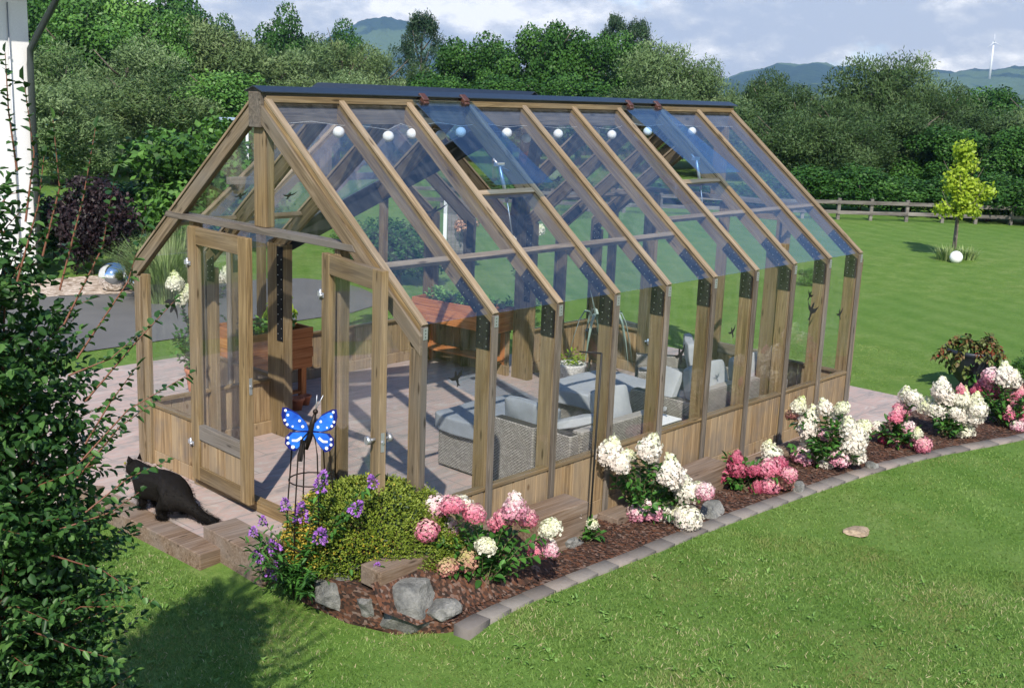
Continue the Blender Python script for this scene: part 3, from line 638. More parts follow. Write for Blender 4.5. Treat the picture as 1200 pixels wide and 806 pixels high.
def vplank_mat():                                        # plank face with upright grain and per-plank tone
    M=M_('plank_wall_pine',.78,.2); v=M.coords('Object',(34,20,1.6),True); g=M.noise(v,1,5,.6,.5)
    t=M.node('ShaderNodeTexCoord'); s=M.node('ShaderNodeSeparateXYZ'); M.L(t.outputs['Object'],s.inputs[0])
    wn=M.node('ShaderNodeTexWhiteNoise',noise_dimensions='2D'); c=M.node('ShaderNodeCombineXYZ'); oi=M.node('ShaderNodeObjectInfo')
    M.L(M.math('FLOOR',M.math('MULTIPLY',s.outputs[0],7.42)),c.inputs[0]); M.L(oi.outputs['Random'],c.inputs[1]); M.L(c.outputs[0],wn.inputs[0])
    col=M.ramp(g,[(.30,(.13,.082,.04)),(.5,(.27,.18,.095)),(.68,(.39,.28,.155))])
    col=M.mix(M.ramp(wn.outputs[0],[(0,g3(0)),(1,g3(.6))]),col,(.30,.235,.16))
    big=M.noise(M.coords('Object',(3,3,2.2),True),1.4,3); col=M.mix(M.ramp(big,[(.50,g3(0)),(.72,g3(.65))]),col,(.15,.13,.115))
    vo=M.node('ShaderNodeTexVoronoi'); vo.inputs['Scale'].default_value=5.5; M.L(M.coords('Object',(1,1,.6),True),vo.inputs[0]); kn=M.ramp(vo.outputs['Distance'],[(.06,g3(.75)),(.12,g3(0))]); col=M.mix(kn,col,(.10,.055,.025))
    M.color(col); M.bump(g,.3,.003); return M.m
PLANK=vplank_mat()
for i in range(9): plankwall((i*B+.03,.03,0),((i+1)*B-.03,.03,0),(0,-1,0),mat=PLANK)
for i in (0,1,7,8): plankwall((i*B+.03,GW-.03,0),((i+1)*B-.03,GW-.03,0),(0,1,0),mat=PLANK)
for x,s_ in ((X2,1),(X7,-1)):
    for y0,y1 in ((GW+.03,GW+.73),(GW+.785,YW-.05)): plankwall((x+s_*.03,y0,0),(x+s_*.03,y1,0),(-s_,0,0),mat=PLANK)
for x0,x1 in ((X2+.05,X2+.89),(X2+.97,X7-.97),(X7-.89,X7-.05)): plankwall((x0,YW-.03,0),(x1,YW-.03,0),(0,1,0),mat=PLANK)
YJ0,YJ1=.985,2.885                                        # door opening
for x,s_ in ((0,-1),(GL,1)):
    plankwall((x-s_*.03,.08,0),(x-s_*.03,YJ0-.07,0),(s_,0,0),mat=PLANK); plankwall((x-s_*.03,YJ1+.07,0),(x-s_*.03,GW-.05,0),(s_,0,0),mat=PLANK)
    member('threshold',[(0,0),(YJ1-YJ0+.1,0),(YJ1-YJ0+.1,.085),(0,.085)],.10,(x-s_*.055,YJ0-.05,0.002),(0,1,0),(0,0,1),WOOD,gh)
    for y in (YJ0-.035,YJ1+.035): post(x-s_*.05,y,.095,.07,0,2.37,'door_jamb')
    hy0,hy1=.74,GW-.60
    member('header',[(0,0),(hy1-hy0+.08,0),(hy1-hy0+.04,.05),(.04,.05)],.13,(x-s_*.03,hy0-.04,2.372),(0,1,0),(0,0,1),WOODG,gh)
    post(x-s_*.05,YR,.09,.15,2.425,3.235,'king_post')
    post(x-s_*.05,GW-.045,.09,.07,0,1.86) if False else None
    # gable glass
    yt=lambda z:(z-HE)/K
    pane('gable_pane',(x-s_*.02,.06,HW+.01),(0,1,0),(0,0,1),[(0,0),(YJ0-.14,0),(YJ0-.14,2.35-HW),(.44-.04,2.33-HW),(0,1.9-HW)],GLASS)
    pane('gable_pane',(x-s_*.02,GW-.06,HW+.01),(0,-1,0),(0,0,1),[(0,0),(GW-YJ1-.14,0),(GW-YJ1-.14,2.35-HW),(.44-.04,2.33-HW),(0,1.9-HW)],GLASS)
    pane('gable_pane',(x-s_*.02,.72,2.43),(0,1,0),(0,0,1),[(0,0),(YR-.80,0),(YR-.80,.80),(YR-.85,.80)],GLASS)
    pane('gable_pane',(x-s_*.02,GW-.72,2.43),(0,-1,0),(0,0,1),[(0,0),(YR-.80,0),(YR-.80,.80),(YR-.85,.80)],GLASS)
    # outer gable boards over the end rafters
    for side in (1,-1):
        V=NR if side>0 else NL; U=UR if side>0 else UL; O=Vector((x+s_*.016,0 if side>0 else GW,HE))-V*.06
        member('barge_board',[(-.138,-.11),(SLEN-.02,-.11),(SLEN-.02,0),(-.049,0)],.028,O,U,V,WOODM,gh)
    for yy,sgn in ((0.0,1),(GW,-1)):
        member('corner_board',[(0,0),(1.775,0),(1.775,.10),(0,.10)],.022,(x+s_*.012,yy+(0.001 if sgn>0 else -.001),0.0),(0,0,1),(0,sgn,0),WOODM,gh)
for x,s_ in ((0,-1),(GL,1)):
    b=MB(); b.box(x+s_*.001,x+s_*.040,YR-.078,YR+.078,3.205,3.478); b.build('ridge_block',WOODG,gh,.004)
# wall glass
for i in range(9): pane('wall_pane',(i*B+.02,.031,HW+.005),(1,0,0),(0,0,1),[(0,0),(B-.04,0),(B-.04,1.94-HW),(0,1.94-HW)],GLASS)
for i in (0,1,7,8): pane('wall_pane',((i+1)*B-.02,GW-.031,HW+.005),(-1,0,0),(0,0,1),[(0,0),(B-.04,0),(B-.04,1.94-HW),(0,1.94-HW)],GLASS)
for x,s_ in ((X2,1),(X7,-1)):
    for y0,y1 in ((GW,GW+.758),(GW+.758,YW-.02)): pane('wall_pane',(x+s_*.03,y0+.02,HW+.005),(0,1,0),(0,0,1),[(0,0),(y1-y0-.04,0),(y1-y0-.04,1.94-HW),(0,1.94-HW)],GLASS)
for x0,x1 in ((X2+.06,X2+.90),(X2+.96,X7-.96),(X7-.90,X7-.06)): pane('wall_pane',(x0,YW-.02,HW+.005),(1,0,0),(0,0,1),[(0,0),(x1-x0,0),(x1-x0,1.80-HW if x0<X2+.5 or x0>X7-1 else 2.4-HW),(0,1.80-HW if x0<X2+.5 or x0>X7-1 else 2.4-HW)],GLASS)
# --- doors: local frame hinge at origin, leaf along +u (width), v up, w thickness
def door(hinge,ang,wd=.93,h0=.095,h1=2.335,knob=False,sgn=1):
    root=empty('door',hinge,ang); root.parent=gh
    def p(name,u0,u1,v0,v1,t0=-.028,t1=.028,mat=WOOD,upright=False):
        if upright: o=member(name,[(0,0),(v1-v0,0),(v1-v0,u1-u0),(0,u1-u0)],t1-t0,(u0,(t0+t1)/2,v0),(0,0,1),(1,0,0),mat,root)
        else: o=member(name,[(0,0),(u1-u0,0),(u1-u0,v1-v0),(0,v1-v0)],t1-t0,(u0,(t0+t1)/2,v0),(1,0,0),(0,0,1),mat,root)
        return o
    s=.13
    p('stile',0,s,h0,h1,upright=True); p('stile',wd-s,wd,h0,h1,upright=True)
    p('rail',s,wd-s,h1-.145,h1-.002); p('rail',s,wd-s,.475,.605,mat=WOODG); p('rail',s,wd-s,h0+.002,h0+.13)
    b=MB(); n=5; w_=(wd-2*s)/n
    for k in range(n): b.box(s+k*w_+.002,s+(k+1)*w_-.002,-.012,.012,h0+.13,.475)
    b.build('door_planks',PLANK,root,.003)
    pane('door_pane',(s,-.003,.605),(1,0,0),(0,0,1),[(0,0),(wd-2*s,0),(wd-2*s,h1-.147-.605),(0,h1-.147-.605)],GLASS,root)
    b=MB()
    for z in (.42,2.02): b.tube([(.0,sgn*-.036,z-.04),(.0,sgn*-.036,z+.04)],.011,8); b.box(-.05,.05,sgn*-.034-.003,sgn*-.034+.003,z-.018,z+.018); b.tube([(.035,sgn*-.03,z),(.035,sgn*-.062,z)],.012,8)
    b.build('hinge',STEEL,root)
    b=MB(); b.box(wd,wd+.003,-.014,.014,1.05,1.19); b.tube([(wd+.002,0,1.12),(wd+.012,0,1.12)],.012,8); b.build('lock_plate',STEEL,root)
    if knob:
        b=MB(); b.tube([(wd-.06,.028,1.13),(wd-.06,.075,1.13)],.012,10); b.tube([(wd-.06,.07,1.13),(wd-.06,.10,1.13)],lambda t:.030,14); b.build('door_knob',STEEL,root); b=MB()
        b.tube([(wd-.06,-.028,1.13),(wd-.06,-.075,1.13)],.012,10); b.tube([(wd-.06,-.07,1.13),(wd-.06,-.10,1.13)],lambda t:.030,14); b.build('door_knob',STEEL,root)
    return root
door((-.035,YJ1-.01,0),R(-90-3))                                    # front, hinged at the far side, shut
door((-.050,YJ0+.045,0),math.atan2(.13-1.05,-.26+.05),wd=.94,knob=True,sgn=1)   # front, folded back outside
door((GL+.03,YJ0,0),R(90),sgn=-1)                                    # back, shut
door((GL+.05,YJ1-.04,0),R(78),sgn=-1)                                 # back, folded back outside
# --- bird silhouettes stuck on the glass
def bird(pt,U,V,size,rot):
    U=Vector(U).normalized();V=Vector(V).normalized(); Nn=U.cross(V)
    o2=[(-.5,.28),(-.32,.16),(-.12,.10),(-.05,.30),(.02,.38),(.07,.28),(.06,.10),(.30,.18),(.52,.34),(.34,.02),(.10,-.10),(.06,-.30),(.12,-.46),(.0,-.38),(-.10,-.46),(-.04,-.28),(-.08,-.08),(-.30,.0)]
    c,s=math.cos(rot),math.sin(rot); b=MB(); b.prism([((x*c-y*s)*size,(x*s+y*c)*size) for x,y in o2],0,.001,lambda a,d,t:(a,d,t)); o=b.build('bird_sticker',BLACK,gh)
    o.matrix_local=Matrix(((U.x,V.x,Nn.x,pt.x),(U.y,V.y,Nn.y,pt.y),(U.z,V.z,Nn.z,pt.z),(0,0,0,1)))
def hitx(px,py,x): c,d=ray(px,py); return c+d*((x-c.x)/d.x)
def hity(px,py,y): c,d=ray(px,py); return c+d*((y-c.y)/d.y)
for a,b_,s_,r_ in ((203,357,.26,2.6),): bird(hitx(a,b_,-.012+.0),(0,-1,0),(0,0,1),s_,r_)
bird(hitx(281,376,-.05),(0,-1,0),(0,0,1),.12,1)
for a,b_,s_,r_ in ((535,443,.16,.3),(797,416,.2,.4),(858,389,.14,.4),(949,346,.14,-.6),(951,364,.26,-.4),(984,368,.16,.3)): 
    bird(hity(a,b_,.027),(1,0,0),(0,0,1),s_,r_)
def hitroof(px,py,s=1,off=.0):
    c,d=ray(px,py)
    if s>0: t=(HE+K*c.y-c.z)/(d.z-K*d.y); q=c+d*t; return q-NR*(.023-off)
    t=(HE+K*(GW-c.y)-c.z)/(d.z+K*d.y); return c+d*t-NL*.032
for a,b_,s_,r_ in ((280,226,.14,.5),(337,226,.15,.2),(507,245,.30,.4),(653,207,.22,.8),(722,215,.30,.8),(764,198,.16,.2),(865,205,.22,.9)):
    q=hitroof(a,b_,-1); bird(q,(1,0,0),UL,s_,r_) 
# ================================================================== trees
def clump_cloud(nblob,shape,rb,nleaf,size,aspect,up=0.,thick=.18,seed=0,droop=0.):
    """leaf positions on many overlapping clumps; shape(i)->centre list"""
    g=np.random.default_rng(seed); C=np.array(shape(g,nblob)); r=rb*g.uniform(.6,1.25,nblob); tone=g.normal(0,.19,nblob)
    k=g.choice(nblob,nleaf,p=(r**2)/np.sum(r**2)); d=unit(g.normal(size=(nleaf,3))); d[:,2]*=.85
    P=C[k]+d*(r[k]*(1+g.normal(0,thick,nleaf)))[:,None]
    Nn=unit(d+.75*unit(g.normal(size=(nleaf,3)))+np.array([0,0,.25])); D=unit(g.normal(size=(nleaf,3))+np.array([0,0,up])+d*.5-np.array([0,0,droop]))
    D=unit(D-Nn*(np.sum(D*Nn,1,keepdims=True))*.7)
    V,F,_=leaves(P,D,Nn,size*g.uniform(.6,1.3,nleaf),size*aspect*g.uniform(.7,1.2,nleaf),six=False)
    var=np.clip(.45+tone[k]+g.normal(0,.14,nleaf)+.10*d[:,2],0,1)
    return V,F,np.repeat(var,4)
def oval(rx,rz,z0,pw=.45,lob=4):
    def f(g,n):
        d=unit(g.normal(size=(n,3))); rr=g.random(n)**pw*.78; q=d*rr[:,None]*np.array([rx,rx,rz]); a=np.arctan2(q[:,1],q[:,0])
        q[:,:2]*=(1+.16*np.sin(lob*a+g.random()*6))[:,None]; q[:,2]+=z0; return q
    return f
def tree_template(kind,seed):
    g=random.Random(seed)
    root=empty(kind[0],(0,0,-500))
    V,F,var=kind[1](seed); cr=mesh_np('crown',V,F,kind[2],var,root)
    b=MB(); H=kind[3]; b.tube([(0,0,-.02),(g.uniform(-.01,.01),0,.25*H),(g.uniform(-.02,.02),.01,.75*H)],.028,8,r2=.010)
    for k in range(7):
        z=.2+.5*H*k/7; a=g.random()*6.28; r=.25; b.tube([(0,0,z),(math.cos(a)*r*.5,math.sin(a)*r*.5,z+.10),(math.cos(a)*r,math.sin(a)*r,z+.24)],.010,5,r2=.003)
    b.build('trunk',BARK,root); root['_t']=1
    return root
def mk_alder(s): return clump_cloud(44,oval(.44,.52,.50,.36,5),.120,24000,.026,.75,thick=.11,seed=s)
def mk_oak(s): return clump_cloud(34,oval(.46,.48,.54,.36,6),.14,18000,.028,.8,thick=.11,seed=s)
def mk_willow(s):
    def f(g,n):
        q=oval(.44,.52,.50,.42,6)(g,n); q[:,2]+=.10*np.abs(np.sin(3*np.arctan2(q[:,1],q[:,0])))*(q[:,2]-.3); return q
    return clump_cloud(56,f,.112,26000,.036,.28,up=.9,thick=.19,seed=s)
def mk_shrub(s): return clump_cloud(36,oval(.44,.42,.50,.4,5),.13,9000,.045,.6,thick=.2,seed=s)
def mk_spruce(s):
    def f(g,n):
        z=.05+.90*np.sort(g.random(n)**.8); r=(1-z)**.8*.95*g.uniform(.35,1.0,n)+.02; a=g.random(n)*6.283; return np.stack([r*np.cos(a),r*np.sin(a),z-.03*r],1)
    return clump_cloud(170,f,.042,15000,.030,.35,thick=.35,seed=s,droop=.3)
KINDS={'alder':('alder_tree',mk_alder,F_ALDER,1.),'oak':('oak_tree',mk_oak,F_ALDER,1.),'willow':('willow_tree',mk_willow,F_WILLOW,1.),'dull':('willow_tree',mk_willow,F_OLIVE,1.),
 'olive':('willow_tree',mk_willow,F_OLV,1.),'spruce':('spruce_tree',mk_spruce,F_SPRUCE,1.1),'bright':('leafy_tree',mk_alder,F_BRIGHT,1.),'shrub':('garden_shrub',mk_shrub,F_BRIGHT,.5),'copper':('copper_shrub',mk_shrub,F_COPPER,.5),'dshrub':('garden_shrub',mk_shrub,F_ALDER,.5),'oshrub':('garden_shrub',mk_shrub,F_OLIVE,.5)}
TPL={}
def plant(kind,px,dist,toppx,half,label,cat='tree',group=None,z=None,seed=None):
    k=(kind,(seed if seed is not None else rnd.randint(0,1)))
    first=k not in TPL
    if first: t=tree_template(KINDS[kind],hash(kind)%1 + k[1]*7+sum(map(ord,kind))); TPL[k]=(t,clear_children(t)); o=t
    else:
        t,kids=TPL[k]; o=copy_tree(t,kids)
    if '_t' in o: del o['_t']
    zg=-.05 if z is None else z
    p=atd(px,dist,zg,toppx+35); H=zat(px,toppx,dist)-zg; rx=half*dist/FPX*1.18/.46
    o.location=p; o.scale=(rx,rx,H*.985); o.rotation_euler=(0,0,rnd.uniform(0,6.28)); tag(o,label,cat,group); return o
GT='trees in the wooded belt behind the garden'
T=[('oak',120,95,-34,60,'dark broadleaf tree rising highest behind the willows at the far left'),
('oak',185,110,-16,48,'dark round tree top showing just right of the gutter pipe'),
('oak',268,105,11,26,'small dark tree top against the clouds left of the conifer-like crown'),
('oak',332,100,-2,34,'dark tree with a rounded crown poking above the willows'),
('oak',395,105,15,30,'dark broad tree top right of the tallest left crown'),
('willow',70,52,70,62,'silvery willow behind the white house corner'),
('bright',95,58,14,62,'light green tree behind the gutter pipe of the white house'),
('willow',150,50,60,70,'silvery green willow between the gutter pipe and the bright shrub'),
('olive',232,62,14,70,'tall dull green willow above the copper shrub'),
('bright',190,56,36,46,'fresh green leafy tree in front of the tall dull willow'),
('willow',120,44,120,58,'low silvery willow right behind the house corner'),
('olive',300,60,32,64,'olive green willow left above the greenhouse gable'),
('willow',350,62,46,52,'grey green willow behind the greenhouse gable peak'),
('olive',398,64,34,52,'olive green willow just right of the gable peak'),
('willow',448,66,50,46,'low grey green willow below the blue hill'),
('olive',500,68,70,40,'dull willow under the pointed spruce'),
('spruce',493,78,9,36,'pointed dark spruce standing alone above the willows','spruce'),
('alder',545,66,34,44,'deep green alder first right of the pointed spruce'),
('alder',590,68,28,44,'deep green alder second right of the pointed spruce'),
('alder',640,66,12,48,'tallest deep green alder above the greenhouse roof'),
('alder',690,67,24,48,'deep green alder right of the tallest alder'),
('alder',735,70,28,42,'deep green alder beside the light willow'),
('spruce',722,84,12,28,'thin dark conifer tip behind the alders'),
('spruce',748,84,18,30,'broader dark conifer tip behind the alders'),
('willow',782,58,50,56,'light grey willow above the ridge of the greenhouse'),
('willow',832,60,66,44,'light grey willow above the right end of the ridge'),
('dull',905,62,78,36,'dull green tree with a narrow top below the hills'),
('dull',938,58,96,44,'low dull tree between two taller crowns'),
('dull',868,64,100,40,'low olive crown behind the last rafter'),
('dull',1028,56,52,52,'tallest dull green willow right of the greenhouse'),
('willow',1068,57,62,44,'second peak of the tall willow pair'),
('dull',1104,54,86,44,'dull willow on the right shoulder of the tall pair'),
('dull',985,52,108,44,'low dark willow in front of the tall pair'),
('oak',1165,72,98,44,'dark round oak under the wind turbine'),
('oak',1120,74,104,36,'dark oak left of the one under the turbine'),
('oak',1215,70,100,46,'dark oak at the right edge of the picture'),
('dull',1155,50,124,62,'broad rounded willow behind the young maple'),
('dull',1060,48,118,52,'dark willow behind the fence hedge'),
('willow',1215,52,118,50,'willow leaning in from the right edge')]
T+=[('willow',60,40,110,70,'silvery willow low at the white house corner'),('olive',175,44,95,74,'broad dull willow behind the copper shrub'),('bright',262,48,70,64,'fresh green tree behind the garden lamp'),
('olive',330,50,80,70,'olive willow directly behind the gable peak'),('willow',395,52,78,60,'silvery willow behind the first roof bay'),('olive',450,54,84,56,'dull willow seen through the second roof bay'),('alder',520,56,78,56,'deep green tree low behind the ridge, under the spruce'),
('alder',600,57,80,60,'deep green tree low behind the middle of the ridge'),('alder',680,58,80,60,'deep green tree low behind the ridge, right of the middle'),('dull',760,55,92,60,'dull tree low behind the ridge near its right end'),('dull',850,53,112,56,'dull tree low behind the end of the ridge'),
('alder',215,100,0,50,'dark tree top between the gutter pipe and the open sky'),('bright',140,72,-10,64,'tall fresh green tree filling the top left behind the willows'),('oak',60,80,-20,60,'dark tree close behind the white house'),('dull',920,46,122,50,'low olive willow behind the hedge left end'),('dull',1000,46,128,50,'low olive willow behind the hedge middle'),('alder',1110,47,140,52,'low dark tree between the fence hedge and the tall pair'),('alder',1195,47,140,50,'low dark tree behind the hedge right end')]
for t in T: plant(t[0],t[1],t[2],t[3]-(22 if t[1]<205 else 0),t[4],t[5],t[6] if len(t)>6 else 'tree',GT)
GHd='bushy hedge plants behind the paddock fence'
for px,tp,hf,l in ((905,196,40,'hedge bush half hidden behind the sloping last rafter'),(960,188,42,'hedge bush right of the last rafter'),(1010,186,40,'tallest hedge bush left of the young maple'),(1060,202,40,'hedge bush just left of the young maple'),(1112,200,38,'hedge bush directly behind the young maple'),(1160,196,40,'hedge bush right of the young maple'),(1205,198,40,'last hedge bush at the right edge')):
    plant('dshrub',px,40.5,tp,hf,l,'bush',GHd)
for px,tp,hf,l in ((560,205,60,'wide dark bush seen through the glass roof near the planter end'),(650,206,60,'wide dark bush seen through the middle of the roof glass'),(745,206,60,'wide dark bush seen through the roof right of the middle'),(830,208,60,'wide dark bush seen through the last roof bays')):
    plant('dshrub',px,40,tp,hf,l,'bush','dark bushes beyond the lawn seen through the glass roof')
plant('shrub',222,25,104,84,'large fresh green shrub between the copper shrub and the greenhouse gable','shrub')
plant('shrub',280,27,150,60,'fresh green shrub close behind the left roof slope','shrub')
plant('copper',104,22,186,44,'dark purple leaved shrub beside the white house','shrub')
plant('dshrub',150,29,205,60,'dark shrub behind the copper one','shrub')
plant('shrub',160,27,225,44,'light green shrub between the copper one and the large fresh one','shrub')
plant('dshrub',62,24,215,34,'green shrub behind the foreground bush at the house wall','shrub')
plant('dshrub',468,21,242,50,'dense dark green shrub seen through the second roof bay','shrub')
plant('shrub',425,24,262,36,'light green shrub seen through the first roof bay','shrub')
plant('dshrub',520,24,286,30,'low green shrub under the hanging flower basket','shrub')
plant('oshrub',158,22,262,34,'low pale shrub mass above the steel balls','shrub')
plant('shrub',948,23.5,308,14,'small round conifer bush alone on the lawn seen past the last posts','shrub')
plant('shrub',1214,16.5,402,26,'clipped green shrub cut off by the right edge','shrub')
# --- young tree with stake, tuft and white globe
tp=W(1118,305,-.03); yt_=empty('young_tree',tp,0,'young yellow green maple on the open lawn in front of the fence','young tree')
dT=math.hypot(tp.x-CX,tp.y-CY); hT=zat(1120,168,dT)+.03
def ymk():
    cen=[(-.04,0,.95),(.0,.1,.86),(-.10,0,.72),(.08,0,.78),(-.22,0,.66),(.02,0,.60),(.16,0,.58),(-.12,0,.5),(.30,0,.52),(.10,0,.44),(-.28,.05,.30),(-.06,-.1,.42),(.22,.1,.42),(.05,.1,.34),(-.16,0,.56),(.38,0,.50),(-.02,0,.28),(.18,-.1,.30)]
    px_=_r2*dT/FPX*66
    C=np.array([[c[0]*px_.x*1.0-c[1]*px_.y*1.0,c[0]*px_.y*1.0+c[1]*px_.x*1.0,(.42+(c[2]-.28)*.80)*hT] for c in cen])
    return clump_cloud(len(cen),lambda g,n:C,.155,3400,.095,.75,thick=.28,seed=5)
V,F,var=ymk(); V=V*np.array([1,1,1.]); mesh_np('crown',V,F,F_YOUNG,var,yt_)
b=MB(); b.tube([(0,0,0),(.05,.02,.6),(.06,.05,1.2),(.0,.05,hT*.7)],.024,8,r2=.010)
for a_ in range(8): z=.9+.14*a_; q=a_*2.4; b.tube([(.04,.03,z),(.3*math.cos(q),.3*math.sin(q),z+.25),(.5*math.cos(q),.5*math.sin(q),z+.6)],.012,5,r2=.004)
b.build('trunk',BARK,yt_)
b=MB(); q=W(1116,301,-.03); b.tube([(q.x,q.y,-.03),(q.x,q.y,.95)],.035,8); tag(b.build('tree_stake',WOODG),'short grey stake beside the young maple','stake')
q=W(1119.5,309,-.03); b=MB(); b.sphere((q.x,q.y,.12),.15,24,14); tag(b.build('garden_globe',WHITE,smooth=True),'white globe light lying at the foot of the young maple','globe light')
def tuft(name,p,n,h,sp,mat,label,cat,w=.012,lean=.6):
    a=rng.random(n)*6.283; l=rng.random(n)**.7*lean; P=np.array(p)+np.stack([np.cos(a),np.sin(a),a*0],1)*(rng.random(n)*sp)[:,None]
    D=unit(np.stack([np.cos(a)*l,np.sin(a)*l,np.ones(n)],1)); Nn=np.stack([np.cos(a),np.sin(a),.2+a*0],1); L_=h*rng.uniform(.6,1.15,n)[:,None]; S=unit(np.cross(D,Nn)); out_=np.stack([np.cos(a),np.sin(a),-.5-l*.7],1)
    pts=[P-S*w,P+S*w,P+D*L_*.55+S*w,P+D*L_*.55-S*w,P+D*L_*.95+out_*L_*.30*l[:,None]]
    V=np.stack(pts,1).reshape(-1,3); b_=np.arange(n)[:,None]*5; F=np.concatenate([b_+np.array([[0,1,2]]),b_+np.array([[0,2,3]]),b_+np.array([[3,2,4]])])
    o=mesh_np(name,V,F,mat,np.repeat(rng.random(n),5)); tag(o,label,cat); return o
q=W(1112,306,-.03); tuft('grass_tuft',q,260,.42,.30,F_GRASSY,'dry looking grass tuft round the trunk of the young maple','grass tuft')
q=W(1132,305,-.03); tuft('grass_tuft',q,160,.38,.22,F_GRASSY,'yellowish grass tuft right of the white globe','grass tuft')
q=W(196,352,-.01); tuft('ornamental_grass',q,1500,1.15,.42,F_GRASSY,'tall arching ornamental grass seen through the front left pane','ornamental grass',.010,.75)
q=W(214,330,-.01); tuft('ornamental_grass',q,900,1.05,.40,F_OLIVE,'darker ornamental grass behind the arching one','ornamental grass',.010,.6)
# --- steel balls in the gravel bed
for px,py,r_,l in ((134,341,.255,'large mirror polished steel ball on the gravel bed'),(162,341,.145,'small mirror polished steel ball beside the larger one')):
    q=W(px,py,-.01); b=MB(); b.sphere((q.x,q.y,r_-.02),r_,48,28); tag(b.build('steel_ball',CHROME,smooth=True),l,'steel ball')
for px,py,h,l in ((141,338,.42,'black bollard light behind the large steel ball'),(150,338,.34,'shorter black bollard behind the steel balls')):
    q=atd(px-0,21.6,-.02); b=MB(); b.lathe([(.055,0),(.055,h*1.6),(.062,h*1.6+.01),(.062,h*1.6+.05),(.03,h*1.6+.06)],16,(q.x,q.y,-.02)); tag(b.build('bollard_light',BLACK),l,'bollard light')
# --- cobble stones edging the gravel bed
# --- fence
fa=W(980,258,-.03); fb=W(1200,265,-.03); fd=(fb-fa).normalized()
fe=empty('rail_fence',(fa.x,fa.y,-.03),math.atan2(fd.y,fd.x),'grey weathered two rail wooden fence across the far lawn','fence')
for k in range(-12,9):
    b=MB(); b.box(-.05,.05,-.05,.05,-.1,.68+rnd.uniform(-.02,.03)); o=b.build('fence_post',FENCE,fe,.008); o.location=(k*1.12+rnd.uniform(-.04,.04),0,0); o.rotation_euler=(0,rnd.uniform(-.02,.02),0)
for k in range(-12,8,2):
    for z in (.26,.56):
        o=member('fence_rail',[(0,-.055),(2.26,-.055),(2.26,.055),(0,.055)],.035,(k*1.12-.01,-.07,z+rnd.uniform(-.01,.01)),(1,0,rnd.uniform(-.008,.008)),(0,0,1),FENCE,fe)
# --- white house corner
hc=atd(46,22,-.05); hs=empty('white_house',(hc.x,hc.y,-.05),R(182),'white rendered house corner with dark gutter pipe at the left edge','house')
b=MB(); b.box(0,9,-.0,7,0,4.9); b.build('house_wall',RENDERW,hs) if False else b.b.free()
b=MB(); b.box(0,9,-7,0,0,5.45); b.build('house_wall',RENDERW,hs)
b=MB(); b.prism([(-.85,5.30),(-.85,5.42),(3.5,8.2),(7.75,5.42),(7.75,5.30)],-.6,9.5,lambda a,c,t:(t,-a,c)) ; b.build('roof',ANTH,hs)
b=MB(); b.box(-.5,9.4,.72,.86,5.3,5.41); b.build('gutter',ZINC,hs)
b=MB(); b.tube([(-.20,.78,5.3),(-.20,.78,5.0),(-.17,.62,4.72),(-.08,.34,4.35),(.02,.08,3.95),(.03,.07,3.7),(.03,.07,0)],.058,12); b.build('downpipe',ZINC,hs)
b=MB(); b.tube([(.36,.03,4.7),(.36,.03,0)],.012,6); 
for z in (1.2,2.5,3.8): b.box(.34,.38,0,.04,z-.02,z+.02)
b.build('lightning_rod',STEEL,hs)
# --- street lamp
q=atd(291,26,-.05); lp=empty('garden_lamp',q,0,'slim white lamp post with flat blue grey head behind the gable','lamp post'); hl=zat(291,141,26)
b=MB(); b.tube([(0,0,0),(0,0,hl)],.045,10,r2=.03); b.build('lamp_post',WHITE,lp)
b=MB(); sd_=_r2*-.45; b.tube([(0,0,hl-.02),(sd_.x*.5,sd_.y*.5,hl+.06)],.02,8); b.box(-.30+sd_.x*.55,.02+sd_.x*.6,-.1+sd_.y*.8,.1+sd_.y*.8,hl+.03,hl+.09); b.build('lamp_head',plain('blue_grey_lamp',(.35,.45,.6),.4),lp,.02)
# --- wind turbine
q=atd(1163,2600,85,64); hz=zat(1163,50,2600); wt=empty('wind_turbine',q,0,'white wind turbine standing on the far hill','wind turbine'); wt.location.z=60
b=MB(); b.tube([(0,0,0),(0,0,hz-60)],2.6,10,r2=1.6); b.build('tower',TURB,wt)
b=MB(); b.box(-3,5,-2,2,hz-62,hz-58); b.build('nacelle',TURB,wt)
for k,a in enumerate((R(96),R(216),R(336))):
    b=MB(); L_=17; d_=_r2*math.cos(a)+Vector((0,0,1))*math.sin(a); s=_r2*-math.sin(a)+Vector((0,0,1))*math.cos(a); c0=Vector((-4,-3,hz-60))
    b.tube([c0,c0+d_*L_*.4,c0+d_*L_],1.0,6,r2=.3); b.build('rotor_blade',TURB,wt)
# --- wooden screen with flower basket seen through the roof
q=W(537,318,-.03); ws=empty('plank_screen',q,R(-48),'grey weathered plank screen with white edge post on the lawn behind the wing','plank screen'); hq=zat(537,234,math.hypot(q.x-CX,q.y-CY))+.03
b=MB(); 
for k in range(6): b.box(-.24+k*.082,-.162+k*.082,-.015,.015,.35,hq-.02*(k%2)); 
b.build('plank_panel',FENCE,ws,.003)
b=MB(); b.box(-.32,-.25,-.035,.035,0,hq+.02); b.build('white_post',WHITE,ws); b=MB(); b.box(.24,.30,-.035,.035,0,hq-.2); b.build('end_post',FENCE,ws)
q2=q+Vector((-.15,-.25,0)); hb=zat(547,262,math.hypot(q2.x-CX,q2.y-CY)); hk=empty('flower_basket',(q2.x+.1,q2.y,hb),0,'hanging basket of orange and pink flowers on the plank screen','flower basket')
V,F,v_=clump_cloud(10,lambda g,n:unit(g.normal(size=(n,3)))*.13,.10,1200,.05,.8,seed=3); mesh_np('flowers',V,F,foliage('mixed_basket_flowers',(.10,.14,.03),(.55,.22,.12),(.75,.5,.35)),v_,hk)
